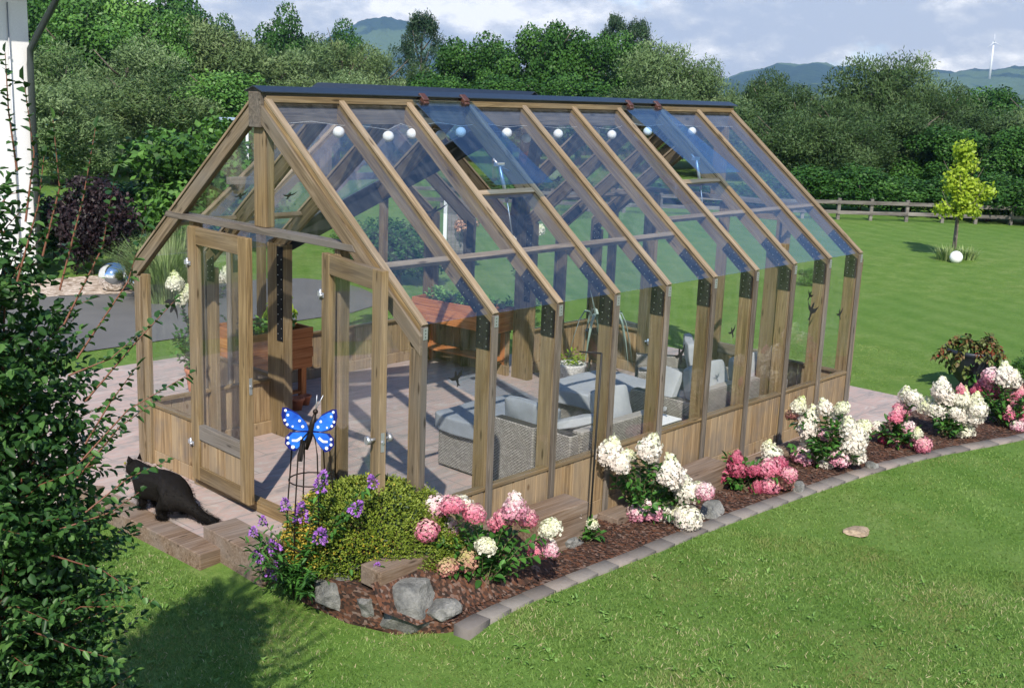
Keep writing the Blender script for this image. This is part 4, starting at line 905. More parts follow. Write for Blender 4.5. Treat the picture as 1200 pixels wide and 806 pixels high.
b=MB(); b.lathe([(.06,-.30),(.14,-.10),(.16,-.02),(.14,-.02)],14); b.build('pot',BLACK,hk)
# ================================================================== foreground bush
def spray_leaves(paths,per,Ls,Ws,droop=.25,start=.15):
    P=[];D=[];N_=[]
    for pts in paths:
        pts=[Vector(p) for p in pts]; seg=[(b-a).length for a,b in zip(pts[:-1],pts[1:])]; tot=sum(seg); n=max(3,int(per*tot))
        for k in range(n):
            t=(start+(1-start)*(k+.5)/n)*tot; i=0
            while i<len(seg)-1 and t>seg[i]: t-=seg[i]; i+=1
            a,b=pts[i],pts[i+1]; u=(b-a).normalized(); p=a+u*t
            s=u.cross(Vector((0,0,1))).normalized()*(1 if k%2 else -1); s=Quaternion(u,rnd.uniform(-.9,.9))@s
            d=(u*.55+s*.9+Vector((0,0,-droop+rnd.uniform(-.3,.3)))).normalized(); nn=Vector((rnd.uniform(-.5,.5),rnd.uniform(-.5,.5),1)); 
            P.append(p);D.append(d);N_.append(nn)
        P.append(pts[-1]);D.append(((pts[-1]-pts[-2]).normalized()));N_.append(Vector((rnd.uniform(-.3,.3),rnd.uniform(-.3,.3),1)))
    P,D,N_=np.array(P),np.array(D),np.array(N_); n=len(P)
    return leaves(P,D,N_,rng.uniform(Ls*.6,Ls*1.15,n),rng.uniform(Ws*.7,Ws*1.15,n)),n
bc=atd(-72,4.65,-.15); ac=math.atan2(bc.y-CY,bc.x-CX)
def bprof(z): return float(np.interp(z,[0,.6,1.2,1.9,2.35,2.7,3.0,3.3,3.6],[.46,.62,.66,.66,.62,.56,.46,.34,.16]))
bush=empty('garden_bush',(bc.x,bc.y,-.15),0,'tall dark green leafy bush with red twigs filling the left foreground','bush')
paths=[]
for k in range(1250):
    z=rnd.uniform(.35,3.6)
    if z>2.6 and rnd.random()<.30+.35*(z-2.6): continue
    a=rnd.uniform(0,6.283); r1=bprof(z)*rnd.uniform(.72,1.04); r0=r1*rnd.uniform(.25,.55); z0=max(.1,z-rnd.uniform(.1,.38)); da=rnd.uniform(-.25,.25)
    p0=Vector((r0*math.cos(a),r0*math.sin(a),z0)); p2=Vector((r1*math.cos(a+da),r1*math.sin(a+da),z)); pm=(p0+p2)/2+Vector((0,0,.05)); paths.append([p0,pm,p2])
inner=len(paths); off=Vector((bc.x,bc.y,-.15))
for s_,m__,e_ in (((70,340),(98,230),(112,150)),((50,300),(70,220),(62,140)),((30,260),(40,180),(28,95)),((20,200),(10,130),(6,62)),((90,420),(150,330),(170,262)),((75,380),(120,290),(135,205)),((100,470),(160,400),(205,352)),
                 ((95,540),(150,480),(222,438)),((90,560),(140,500),(182,470)),((100,600),(150,560),(196,540)),((60,650),(120,668),(182,708)),((70,620),(130,600),(165,575)),((100,520),(130,470),(160,430)),((40,740),(90,760),(128,770)),((80,440),(130,420),(158,395)),((20,330),(45,240),(52,180))):
    q0=off; paths.append([onplane(s_[0],s_[1],off+Vector((-.3,-.35,0)))-off,onplane(m__[0],m__[1],off+Vector((-.3,-.35,0)))-off,onplane(e_[0],e_[1],off+Vector((-.3,-.35,0)))-off])
(Vv,Ff,_),n=spray_leaves(paths,60,.044,.027,start=.05); mesh_np('foliage',Vv,Ff,F_BUSH,np.repeat(rng.random(n),6),bush)
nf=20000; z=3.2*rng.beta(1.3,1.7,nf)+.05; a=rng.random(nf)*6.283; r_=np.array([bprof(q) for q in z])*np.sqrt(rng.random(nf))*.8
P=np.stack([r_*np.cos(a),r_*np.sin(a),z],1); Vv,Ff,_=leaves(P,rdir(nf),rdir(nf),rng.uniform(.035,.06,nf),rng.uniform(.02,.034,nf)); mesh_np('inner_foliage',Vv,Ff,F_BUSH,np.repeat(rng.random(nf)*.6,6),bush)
b=MB()
for k,p in enumerate(paths):
    if k<inner and k%3: continue
    b.tube(p,.0032 if k<inner else .004,5,False,r2=.0012)
for k in range(16):
    a=rnd.uniform(0,6.28); h=rnd.uniform(1.6,3.1); rr=bprof(h)*.5; b.tube([(.05*math.cos(a),.05*math.sin(a),0),(rr*.5*math.cos(a),rr*.5*math.sin(a),h*.5),(rr*math.cos(a),rr*math.sin(a),h)],.014,6,False,r2=.003)
b.build('twigs',F_TWIG,bush)
# ================================================================== hydrangeas
def floret_mesh(shape,seed,nfl=260):
    g=np.random.default_rng(seed); i=np.arange(nfl)+.5; ph=i*2.399963
    if shape=='cone': z=1-(i/nfl)**.75*1.75; rr=np.interp(z,[-.75,-.45,0,.6,1.0],[.45,.92,.86,.42,.05]); P=np.stack([rr*np.cos(ph),rr*np.sin(ph),z],1)*np.array([1,1,1.15]); Nn=unit(np.stack([np.cos(ph),np.sin(ph),.25+.5*z],1))
    else: z=1-1.75*i/nfl; rr=np.sqrt(np.clip(1-z*z,0,1)); P=np.stack([rr*np.cos(ph),rr*np.sin(ph),z*.85],1); Nn=unit(P)
    P=P*(1+g.normal(0,.09,(nfl,1))); Nn=unit(Nn+g.normal(0,.35,(nfl,3))); T_=unit(np.cross(Nn,g.normal(size=(nfl,3)))); S=np.cross(Nn,T_)
    Vs=[];Fs=[];vr=[]; sz=.142*g.uniform(.75,1.2,nfl)[:,None]; k=0; tone=g.random(nfl)
    for q in range(4):
        a=q*math.pi/2; d=T_*math.cos(a)+S*math.sin(a); s=T_*-math.sin(a)+S*math.cos(a)
        pts=[P,P+d*sz*.6-s*sz*.5+Nn*sz*.12,P+d*sz*1.12+Nn*sz*.05,P+d*sz*.6+s*sz*.5+Nn*sz*.12]
        V=np.stack(pts,1).reshape(-1,3); Vs.append(V); Fs.append(np.arange(nfl*4).reshape(-1,4)+k); k+=nfl*4; vr.append(np.repeat(np.clip(tone+(q-1.5)*.03,0,1),4))
    # a coarse core so that gaps are not see-through
    return np.concatenate(Vs),np.concatenate(Fs),np.concatenate(vr)
HM={}
COLS={'w':P_WHITE,'c':P_CREAM,'pw':P_PW,'p':P_PINK,'d':P_DEEP,'g':P_GREENP}
def head(parent,p,r,col,shape,tilt):
    k=(shape,col,rnd.randint(0,1))
    if k not in HM:
        V,F,v_=floret_mesh(shape,sum(map(ord,shape+col))+k[2]); o=mesh_np('flower_head',V,F,COLS[col],v_,parent); HM[k]=o.data
    else: o=link('flower_head',HM[k],parent)
    o.location=p; o.scale=(r,r,r); o.rotation_euler=(tilt[0],tilt[1],rnd.uniform(0,6.28)); return o
def hydrangea(base,heads,label,depth=.28,leafn=1.0,leafmat=None,fill=14,fr=.30,hmax=.5,group='hydrangeas along the flower bed'):
    base=Vector(base); root=empty('hydrangea_shrub',base,0,label,'hydrangea',group); stems=[];n_=_fw.copy(); n_.z=0; n_.normalize()
    for h in heads:
        px,py,rp,col=h[:4]; sh=h[4] if len(h)>4 else ('cone' if rnd.random()<.45 else 'ball')
        q=onplane(px,py,base)+n_*rnd.uniform(-depth,depth*.6)*.6; q=onplane(px,py,q)-base
        d=math.hypot(base.x-CX,base.y-CY); r=rp*d/FPX*1.06
        if q.z<r*.7: q.z=r*.7
        head(root,q,r*(.92 if sh=='cone' else 1),col,sh,(rnd.uniform(-.35,.35),rnd.uniform(-.35,.35)))
        b0=Vector((rnd.uniform(-.05,.05),rnd.uniform(-.05,.05),0)); mid=Vector((q.x*.55,q.y*.55,q.z*.55+.05)); stems.append([b0,mid,q-Vector((0,0,r*.5))])
    for k in range(fill):
        a=rnd.uniform(0,6.28); rr=.8*fr*math.sqrt(rnd.random()); hh=rnd.uniform(.35,1)*hmax*(1-.4*(rr/fr)**2); b0=Vector((rnd.uniform(-.05,.05),rnd.uniform(-.05,.05),0)); stems.append([b0,Vector((rr*.6*math.cos(a),rr*.6*math.sin(a),hh*.55)),Vector((rr*math.cos(a),rr*math.sin(a),hh))])
    (Vv,Ff,_),n=spray_leaves(stems,34*leafn,.082,.05,droop=.15,start=.25); mesh_np('foliage',Vv,Ff,leafmat or F_HYD,np.repeat(np.clip(rng.normal(.5,.2,n),0,1),6),root)
    b=MB()
    for s in stems: b.tube(s,.004,5,False,r2=.0022)
    b.build('stems',F_STEM,root); return root
G0=.006
hydrangea(W(566,684,.06),[(510,594,16,'pw'),(530,592,13,'p'),(541,593,13,'w'),(556,602,13,'p'),(500,621,14,'p'),(526,618,14,'pw'),(486,656,20,'pw','cone'),(524,664,12,'g','ball'),(546,656,15,'g','ball'),(569,640,12,'c','ball'),(603,592,17,'pw','cone'),(584,613,12,'p'),(592,606,12,'p'),(618,607,12,'p'),(645,619,13,'c','ball'),(632,642,14,'p'),(646,643,11,'pw'),(508,654,9,'p')],
 'pink and white hydrangea nearest the stones, with one tall leafy shoot',hmax=.42,fr=.38,fill=20)
(Vv,Ff,_),n=spray_leaves([[W(585,640,.1),onplane(583,600,W(585,650,0)),onplane(581,572,W(585,650,0))]],70,.09,.045,start=.2)
hydrangea(W(752,608,G0),[(716,528,18,'w','cone'),(728,542,14,'w'),(762,524,17,'w','cone'),(786,553,19,'w','cone'),(797,566,13,'w'),(808,578,15,'w'),(826,576,11,'pw'),(818,572,9,'c'),(748,606,13,'pw','ball'),(763,598,13,'pw'),(780,600,14,'w'),(793,608,12,'c'),(806,607,16,'w','ball'),(738,533,7,'c')],
 'tall hydrangea with large pure white cones behind the black pole',hmax=.62,fr=.42,fill=24)
hydrangea(W(686,634,G0),[(675,603,8,'w','ball'),(694,614,7,'c','ball')],'tiny hydrangea with two small white heads at the foot of the black pole',hmax=.16,fr=.14,fill=8,depth=.05)
hydrangea(W(874,573,G0),[(846,556,11,'d'),(848,566,8,'d'),(863,538,11,'d','cone'),(864,549,11,'d'),(872,554,10,'d'),(884,552,8,'d'),(901,549,13,'p'),(912,545,11,'d'),(893,577,12,'p'),(901,572,12,'p'),(886,580,9,'d'),(918,562,12,'g','ball'),(925,556,9,'p'),(827,578,7,'p')],
 'low hydrangea with only deep pink heads beside the sleeper',hmax=.34,fr=.30,fill=16)
hydrangea(W(906,552,G0),[(900,522,8,'c','cone'),(905,532,11,'w'),(899,537,8,'w')],'slim hydrangea with a loose cream cone rising behind the deep pink one',hmax=.30,fr=.12,fill=6,depth=.05)
hydrangea(W(968,547,G0),[(937,474,10,'c','cone'),(929,486,8,'g'),(949,490,14,'w','cone'),(947,500,13,'w'),(949,519,11,'w'),(966,476,10,'w'),(977,486,10,'w'),(967,508,9,'pw'),(995,501,13,'w'),(1003,512,13,'w'),(1000,522,13,'w'),(1005,533,11,'w'),(983,538,11,'pw','ball'),(967,543,10,'w','ball'),(940,547,12,'pw','ball'),(1012,500,9,'c'),(987,478,8,'c')],
 'broad hydrangea with creamy white heads in front of the last wall panels',hmax=.55,fr=.48,fill=26)
hydrangea(W(1050,524,G0),[(1062,462,10,'w','cone'),(1070,466,9,'w'),(1057,480,9,'p'),(1050,487,9,'p'),(1064,502,9,'pw'),(1075,507,7,'c'),(1037,523,8,'d'),(1048,529,8,'p'),(1068,523,9,'p','ball'),(1082,521,9,'p','ball'),(1028,500,7,'w'),(1014,503,8,'d')],
 'airy pink hydrangea with one white cone between two creamy ones',hmax=.45,fr=.28,fill=14)
hydrangea(W(1108,511,G0),[(1104,456,13,'w','cone'),(1110,466,11,'w'),(1088,475,11,'c'),(1098,480,11,'w'),(1128,465,11,'c'),(1144,468,9,'c'),(1146,480,10,'w'),(1140,489,11,'w'),(1126,486,10,'w'),(1120,483,9,'w'),(1129,511,10,'c','ball'),(1126,456,6,'p')],
 'creamy hydrangea with a single round head low over the kerb',hmax=.48,fr=.36,fill=20)
hydrangea(W(1178,499,G0),[(1163,441,10,'pw'),(1158,450,9,'p'),(1150,452,8,'d'),(1178,439,13,'w','cone'),(1188,444,10,'w'),(1163,458,9,'d'),(1186,465,9,'p'),(1195,461,8,'p'),(1189,478,9,'p'),(1197,480,9,'d'),(1182,485,8,'p'),(1188,470,6,'w'),(1197,492,8,'p'),(1192,500,7,'pw'),(1141,458,5,'d')],
 'hydrangea with mixed white and deep pink heads at the right edge',hmax=.55,fr=.42,fill=24)
# potted hydrangea and trees outside the left panes
hb_=W(233,470,0)
hy=hydrangea((hb_.x,hb_.y,.36),[(205,330,11,'c','cone'),(222,342,9,'c'),(212,350,8,'c'),(265,322,9,'w','cone')],'cream hydrangea standard in a terracotta pot seen through the front left pane',hmax=.62,fr=.40,fill=20,group='hydrangeas in pots beside the greenhouse')
b=MB(); b.lathe([(.09,0),(.12,.20),(.14,.34),(.15,.35),(.15,.39),(.13,.39),(.125,.35)],20,(hb_.x,hb_.y,0)); tag(b.build('plant_pot',TERRA,smooth=False),'terracotta pot under the cream hydrangea','plant pot')
hy=hydrangea((7.4,5.6,0),[(607,276,12,'w','cone'),(617,283,10,'w'),(630,270,8,'c'),(596,288,8,'w')],'tall white flowering shrub standing on the patio behind the greenhouse',hmax=1.05,fr=.42,fill=24,depth=.1,group='hydrangeas in pots beside the greenhouse')
# ================================================================== black planter on the right
q=W(1135,458,.0); pl=empty('black_planter',q,0,'round black planter with drooping red and green foliage at the end of the bed','planter')
b=MB(); b.lathe([(.13,0),(.16,.04),(.12,.10),(.20,.18),(.31,.42),(.335,.50),(.36,.52),(.36,.56),(.32,.56),(.31,.50)],28); b.build('bowl',plain('black_glazed_pot',(.018,.024,.034),.45),pl)
b=MB(); b.lathe([(.30,.49),(.30,.50),(.1,.53)],20); b.build('soil',SOIL,pl)
def droop_plants(n,r,h,dr): 
    s=[]
    for k in range(n):
        a=rnd.uniform(0,6.28); rr=r*rnd.uniform(.5,1.1); hh=h*rnd.uniform(.3,1); s.append([Vector((.1*math.cos(a),.1*math.sin(a),.5)),Vector((rr*.6*math.cos(a),rr*.6*math.sin(a),.5+hh)),Vector((rr*math.cos(a),rr*math.sin(a),.5+hh*.5-dr*rnd.random()))])
    return s
(Vv,Ff,_),n=spray_leaves(droop_plants(46,.44,.26,.30),40,.075,.055,start=.2); mesh_np('foliage',Vv,Ff,F_REDLEAF,np.repeat(np.clip(rng.normal(.62,.3,n),0,1),6),pl)
(Vv,Ff,_),n=spray_leaves(droop_plants(10,.40,.20,.35),30,.11,.09,start=.4); mesh_np('broad_leaves',Vv,Ff,F_HYD,np.repeat(rng.random(n),6),pl)
# ================================================================== boxwood ball
bx=Vector((-.215,.25,.17)); bw=empty('boxwood_ball',bx,0,'clipped round boxwood with yellowing patches beside the open door','boxwood')
def shellpts(n,rx,rz,z0,lo=-.12,j=.03):
    d=rdir(n*2); d=d[d[:,2]>lo][:n]; f=1+.035*np.sin(d[:,0]*9+1)*np.sin(d[:,1]*8)+.03*np.sin(d[:,2]*11)+rng.normal(0,j,len(d)); return d*np.array([rx,rx,rz])*f[:,None]+np.array([0,0,z0]),d
P,d=shellpts(26000,1,1,0); c_,s_=math.cos(YAW),math.sin(YAW)
def domef(q,rx,rd,rz,z0):
    a=q[:,0]*rd; b__=q[:,1]*rx; return np.stack([a*c_-b__*s_,a*s_+b__*c_,q[:,2]*rz+z0],1)
P=domef(P,.63,.35,.57,.06); d=unit(domef(d,.585,.33,.43,0)/np.array([.2,.2,.26])); n=len(P); D=unit(d+.9*rdir(n)+np.array([0,0,.3])); Vv,Ff,_=leaves(P,D,d+.6*rdir(n),rng.uniform(.014,.026,n),rng.uniform(.009,.015,n)); 
yel=(np.sin(P[:,0]*7+1)*np.sin(P[:,1]*6+2)+.9*np.sin(P[:,2]*8)+rng.normal(0,.45,n)+(-.5*d[:,0]+.6*d[:,1])*1.3)+.9*(d[:,2]-.3)>.95
Fy=Ff.reshape(2,n,4); mesh_np('foliage',Vv,np.concatenate([Fy[0][~yel],Fy[1][~yel]]),F_BOX,np.repeat(np.clip(.5+.25*d[:,2]+rng.normal(0,.17,n),0,1),6),bw)
mesh_np('yellowed_foliage',Vv,np.concatenate([Fy[0][yel],Fy[1][yel]]),F_BOXY,np.repeat(rng.random(n),6),bw)
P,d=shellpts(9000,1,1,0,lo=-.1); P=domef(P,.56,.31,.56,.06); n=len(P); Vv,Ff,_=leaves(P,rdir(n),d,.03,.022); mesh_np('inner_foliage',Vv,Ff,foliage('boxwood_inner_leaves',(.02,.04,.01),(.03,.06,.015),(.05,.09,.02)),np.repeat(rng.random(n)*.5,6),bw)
# ================================================================== butterfly bush
bb=W(352,694,-.03); bu=empty('butterfly_bush',bb,0,'leafy butterfly bush with purple flower spikes under the wire obelisk','butterfly bush'); st=[]
PF=[(349,560,13),(236+240*0+0,0,0)]
spk=[(377,563,9,1.3),(436,563,7,.9),(353,600,11,1.0),(376,626,10,.8),(418,595,9,.9),(320,640,9,.9),(320,667,9,1.0),(304,653,6,.7),(297,622,6,.8),(334,590,7,1.1),(299,648,5,.6),(355,664,5,.8),(441,664,6,.8),(308,610,6,.9)]
def spike(parent,p,r,asp):
    g=rng; n=110; z=g.random(n); a=g.random(n)*6.28; rr=(1-z)**.5*1.0; P=np.stack([rr*np.cos(a),rr*np.sin(a),(z*2-1)*1.35*asp],1)*r; Nn=unit(P+1e-3); Vv,Ff,_=leaves(P*.9,unit(Nn+.6*rdir(n)),rdir(n),r*.55,r*.42,six=False); o=mesh_np('flower_spike',Vv,Ff,P_PURP,np.repeat(g.random(n),4),parent); o.location=p; o.rotation_euler=(rnd.uniform(-.5,.5),rnd.uniform(-.5,.5),0); return o
db=math.hypot(bb.x-CX,bb.y-CY)
for px,py,r_,asp in spk:
    q=onplane(px,py,bb)-bb; n2=_fw.copy(); n2.z=0; q=q-n2.normalized()*(rnd.uniform(0,.15) if px<370 else .42); q=onplane(px,py,bb+q)-bb; spike(bu,q,.8*r_*db/FPX,asp); st.append([Vector((0,0,0)),Vector((q.x*.5,q.y*.5,q.z*.6+.04)),q])
for k in range(64):
    a=rnd.uniform(0,6.28); rr=.40*math.sqrt(rnd.random()); hh=rnd.uniform(.12,.46); st.append([Vector((0,0,0)),Vector((rr*.5*math.cos(a),rr*.5*math.sin(a),hh*.6)),Vector((rr*math.cos(a),rr*math.sin(a),hh))])
(Vv,Ff,_),n=spray_leaves(st,42,.085,.026,droop=.3,start=.1); mesh_np('foliage',Vv,Ff,F_HYD,np.repeat(np.clip(rng.normal(.5,.2,n),0,1),6),bu)
b=MB(); [b.tube(s,.0035,5,False,r2=.002) for s in st]; b.build('stems',F_STEM,bu)
V,F,v_=clump_cloud(5,lambda g,n:np.array([[-.16,.1,.30],[-.2,.05,.22],[.12,.0,.50],[.2,-.1,.52],[-.12,.1,.38]])[:n],.07,900,.022,.3,thick=.4,seed=9); mesh_np('faded_flowers',V,F,foliage('faded_flower_brown',(.06,.035,.03),(.14,.09,.07),(.22,.15,.12)),v_,bu)
# ================================================================== wire obelisk with glass butterfly
ob=W(364,690,-.03); obr=empty('plant_obelisk',ob,0,'rusty wire obelisk standing in the butterfly bush','obelisk'); H_=zat(348,505,math.hypot(ob.x-CX,ob.y-CY))+.03
b=MB()
for k in range(6):
    a=k*math.pi/3+.2; c,s=math.cos(a),math.sin(a); b.tube([(c*.185,s*.185,0),(c*.165,s*.165,H_*.55),(c*.135,s*.135,H_*.88),(c*.09,s*.09,H_*.97),(c*.02,s*.02,H_)],.0055,7)
for z,r_ in ((H_*.70,.155),(H_*.30,.178)): b.tube([(r_*math.cos(t*math.pi/12),r_*math.sin(t*math.pi/12),z) for t in range(25)],.005,6,False)
b.build('wire_frame',IRON,obr)
bt=empty('garden_butterfly',ob+Vector((0,0,H_)),0,'blue butterfly ornament with white dots on top of the wire obelisk','butterfly ornament'); bt.scale=(1.08,1.08,1.08)
b=MB(); U=_r2.copy(); U.z=0; U.normalize(); Fv=Vector((-_fw.x,-_fw.y,0)).normalized(); up=Vector((0,0,1))
ax=(up*1+U*.22).normalized()
b.tube([ax*-.13,ax*-.05,ax*.05,ax*.12],lambda t:.010+.012*math.sin(t*3.14),10); b.sphere(ax*.135,.018,12,8); b.build('butterfly_body',IRON,bt)
b=MB(); 
for s in (-.3,.5): b.tube([ax*.14,ax*.19+U*.02*s,ax*.25+U*.05*s],.003,5)
b.build('antennae',STEEL,bt)
BLUE=M_('blue_glass_wing',.18,.6); v=BLUE.coords('Object'); BLUE.color(BLUE.ramp(BLUE.noise(v,9,3),[(.3,(.012,.07,.45)),(.7,(.03,.20,.80))])); BLUE.b.inputs['Coat Weight'].default_value=.5; BLUE.bump(BLUE.noise(v,60,2),.3,.004)
DBL=plain('dark_blue_glass',(.01,.015,.17),.2,0,.6); WDOT=plain('white_enamel',(.8,.82,.84),.3)
def wing(name,outl,dots,bands,side):
    Wd=(U*side*.94+Fv*.33).normalized(); Vd=up; Nn=Wd.cross(Vd)*side; b=MB()
    def f(k): return lambda x,y,t:tuple(Wd*x*k[0]+Vd*y*k[0]+Nn*(t)+Wd*k[1][0]+Vd*k[1][1])
    cx_=sum(p[0] for p in outl)/len(outl);cy_=sum(p[1] for p in outl)/len(outl)
    b.mi=1; b.prism(outl,-.003,.003,lambda x,y,t:tuple(Wd*x+Vd*y+Nn*t)); b.mi=0
    inn=[(cx_*.88+(x-cx_)*.84,cy_*.90+(y-cy_)*.84) for x,y in outl]; b.prism(inn,-.0045,.0045,lambda x,y,t:tuple(Wd*x+Vd*y+Nn*t)); b.mi=2
    for x,y,r in dots: b.prism([(x+r*math.cos(q*math.pi/5),y+r*math.sin(q*math.pi/5)) for q in range(10)],-.0065,.0065,lambda x,y,t:tuple(Wd*x+Vd*y+Nn*t))
    for bd in bands: b.prism(bd,-.0062,.0062,lambda x,y,t:tuple(Wd*x+Vd*y+Nn*t))
    b.build(name,[BLUE.m,DBL,WDOT],bt)
upw=[(.012,.0),(.03,.06),(.085,.125),(.15,.165),(.185,.17),(.192,.12),(.178,.06),(.15,.028),(.09,.005)]
low=[(.01,-.005),(.08,.0),(.135,.0),(.165,-.03),(.17,-.075),(.14,-.115),(.105,-.13),(.07,-.10),(.03,-.05)]
for sd__ in (1,-1):
    wing('wing',upw,[(.165,.150,.009),(.150,.118,.009),(.170,.085,.009),(.155,.055,.009),(.075,.075,.009),(.055,.035,.010),(.12,.04,.007)],[],sd__)
    wing('wing',low,[(.150,-.035,.009),(.150,-.072,.010),(.118,-.100,.012)],[[(.055,-.045),(.065,-.030),(.095,-.050),(.125,-.048),(.125,-.062),(.09,-.066)]],sd__)
b=MB(); b.prism([(-.035,-.14),(-.005,-.14),(.012,0),(-.018,.01)],-.008,.008,lambda x,y,t:tuple(U*(x-.045)+up*(y-.06)+Fv*(t+.03))); b.build('hanging_tag',plain('rust_black',(.02,.014,.012),.7,.3),bt)
# ================================================================== sleepers, stones
def block(name,cpx,size,rz,label,cat,mat=SLEEP,z0=-.03,group=None,bev=.008):
    b=MB(); b.box(-size[0]/2,size[0]/2,-size[1]/2,size[1]/2,-size[2]/2,size[2]/2); o=b.build(name,mat,None,bev,seg=2); o.location=(cpx[0],cpx[1],z0+size[2]/2); o.rotation_euler=(0,0,rz); tag(o,label,cat,group); return o
GS='old sleepers laid round the greenhouse'
block('timber_sleeper',(.10,-.125),(1.32,.21,.14),R(0),'grey topped sleeper in front of the boxwood','sleeper',group=GS,z0=.20)
floor_poly('raised_soil',[(-.62,.02),(-.55,-.235),(.74,-.235),(.74,-.05),(-.02,-.05),(-.02,.93),(-.45,.93),(-.64,.55)],.17,bpy.data.materials['bark_mulch'],thick=.25)
mesh_np('bed_slope',[(-.62,-.20,.27),(.20,-.22,.30),(.80,-.22,.27),(1.1,-.2,.01),(-.64,-.34,.12),(.2,-.36,.17),(.8,-.34,.13),(1.15,-.36,.0),(-.46,-.5,.02),(.2,-.55,.015),(.85,-.55,.01),(1.2,-.5,.0)],[(4,5,1,0),(5,6,2,1),(6,7,3,2),(8,9,5,4),(9,10,6,5),(10,11,7,6)],bpy.data.materials['bark_mulch'],smooth=True)['kind']='structure'
block('timber_sleeper',(1.29,-.17),(.60,.26,.38),R(-1),'short sleeper against the plank wall behind the pink hydrangea','sleeper',group=GS)
block('timber_sleeper',(2.42,-.15),(.72,.22,.09),0,'low sleeper behind the tall white hydrangea','sleeper',group=GS)
block('timber_sleeper',(3.25,-.22),(.86,.29,.26),R(1),'sleeper against the plank wall behind the deep pink hydrangea','sleeper',group=GS)
block('timber_sleeper',(4.75,-.15),(1.6,.2,.08),0,'low sleeper behind the cream hydrangea heads','sleeper',group=GS)
block('timber_sleeper',(-.53,1.35),(.30,.85,.24),R(-3),'thick sleeper step in front of the threshold','sleeper',group=GS,z0=-.13)
block('timber_sleeper',(-.76,2.35),(.22,1.65,.15),R(1),'long sleeper edging the patio under the black cat','sleeper',group=GS,z0=-.145)
block('timber_sleeper',(-1.02,3.72),(.22,1.0,.15),R(38),'sleeper edging the patio left of the cat, half under the bush','sleeper',group=GS,z0=-.145)
STONE=M_('grey_stone',.85,.3); v=STONE.coords('Object'); a=STONE.noise(v,5,6,.7); sp=STONE.noise(v,70,3,.7); col=STONE.ramp(a,[(.32,(.10,.10,.097)),(.46,(.25,.25,.235)),(.6,(.44,.43,.40)),(.7,(.52,.50,.46))]); STONE.color(STONE.mix(STONE.math('MULTIPLY',sp,.6),col,(.06,.065,.06))); STONE.bump(STONE.noise(v,11,9,.75),1,.06)
def rock(p,sx,sy,sz,rz,label,seed):
    g=random.Random(seed); bm=bmesh.new(); bmesh.ops.create_icosphere(bm,subdivisions=4,radius=1); pl_=[]
    for k in range(11):
        d=Vector((g.gauss(0,1),g.gauss(0,1),g.gauss(0,1))).normalized(); pl_.append((d,g.uniform(.58,.86)))
    for v in bm.verts:
        for d,h in pl_:
            q=v.co.dot(d)
            if q>h: v.co-=d*(q-h)
        v.co*=1+.05*math.sin(v.co.x*7+seed)*math.sin(v.co.y*6+2)*math.cos(v.co.z*8)+g.gauss(0,.010)
        v.co=Vector((v.co.x*sx,v.co.y*sy,v.co.z*sz))
    me=bpy.data.meshes.new('stone'); bm.to_mesh(me); bm.free(); o=link('stone',me,None,STONE.m); o.location=p; o.rotation_euler=(g.uniform(-.15,.15),g.uniform(-.15,.15),rz); tag(o,label,'stone','grey stones in the flower bed'); return o
for px,py,sx,sy,sz,rz,l in ((402,690,.34,.21,.17,-.4,'pale rough stone at the left end, beside the butterfly bush'),(438,704,.22,.20,.16,-.6,'stone wedged between the pale rough one and the largest one'),(476,709,.34,.23,.21,-.7,'largest grey stone at the corner of the bed'),(498,690,.14,.11,.06,.2,'flat dark stone lying on the mulch behind the largest stone'),(516,714,.17,.14,.09,-.3,'flat pale stone touching the start of the kerb'),
    (667,636,.18,.13,.09,-.2,'dark pointed stone left of the black pole'),(650,640,.07,.07,.05,.8,'small pale stone under the pink and white hydrangea'),(832,600,.26,.13,.10,.2,'long flat stone between the white and the deep pink hydrangea'),(936,572,.10,.08,.10,.3,'brownish round stone under the cream hydrangea'),(1022,546,.09,.08,.07,.3,'half hidden stone between the cream and the airy pink hydrangea')):
    k_=.93 if px<530 else .85; rock(W(px,py,.05 if px<530 else .02),sx*k_,sy*k_,sz*k_,rz,l,px)
q=W(1006,622,.0); o=rock(q,.19,.12,.022,.1,'flat sandy stone lying alone in the lawn',77); o.data.materials.clear(); o.data.materials.append(plain('sandy_stone',(.34,.26,.18),.95,0,.1,.8,25,.4)); o['group']='stones in the lawn'
# ================================================================== black pole with crossbar
q=W(690,634,.0); po=empty('garden_pole',q,0,'thin black shepherd pole standing among the hydrangeas','garden pole'); hp=zat(705,414,math.hypot(q.x-CX,q.y-CY))
b=MB(); e=onplane(705,414,q)-q; f_=onplane(679,412,q)-q; b.tube([(0,0,-.1),e*.5,e],.0085,8); b.tube([e,f_],.007,8); b.tube([(0,0,.05),(.05,.02,-.1)],.006,6); b.build('pole',BLACK,po)
# ================================================================== lounge furniture inside
M=M_('grey_rattan',.6,.3); v=M.coords('Object'); s=M.node('ShaderNodeSeparateXYZ'); M.L(v,s.inputs[0])
c=M.node('ShaderNodeCombineXYZ'); M.L(M.math('ADD',s.outputs[0],s.outputs[1]),c.inputs[0]); M.L(s.outputs[2],c.inputs[1])
br=M.node('ShaderNodeTexBrick'); br.offset=.5; br.inputs['Scale'].default_value=1; br.inputs['Mortar Size'].default_value=.0035; br.inputs['Mortar Smooth'].default_value=.6; br.inputs['Brick Width'].default_value=.034; br.inputs['Row Height'].default_value=.0145
br.inputs['Color1'].default_value=(.42,.39,.36,1); br.inputs['Color2'].default_value=(.28,.255,.235,1); br.inputs['Mortar'].default_value=(.05,.045,.04,1); M.L(c.outputs[0],br.inputs[0]); M.color(br.outputs[0]); M.bump(br.outputs['Fac'],-1,.008); RAT=M.m
CUSHP=plain('pale_grey_fabric',(.35,.365,.39),.92,0,.1,.4,14,.06)
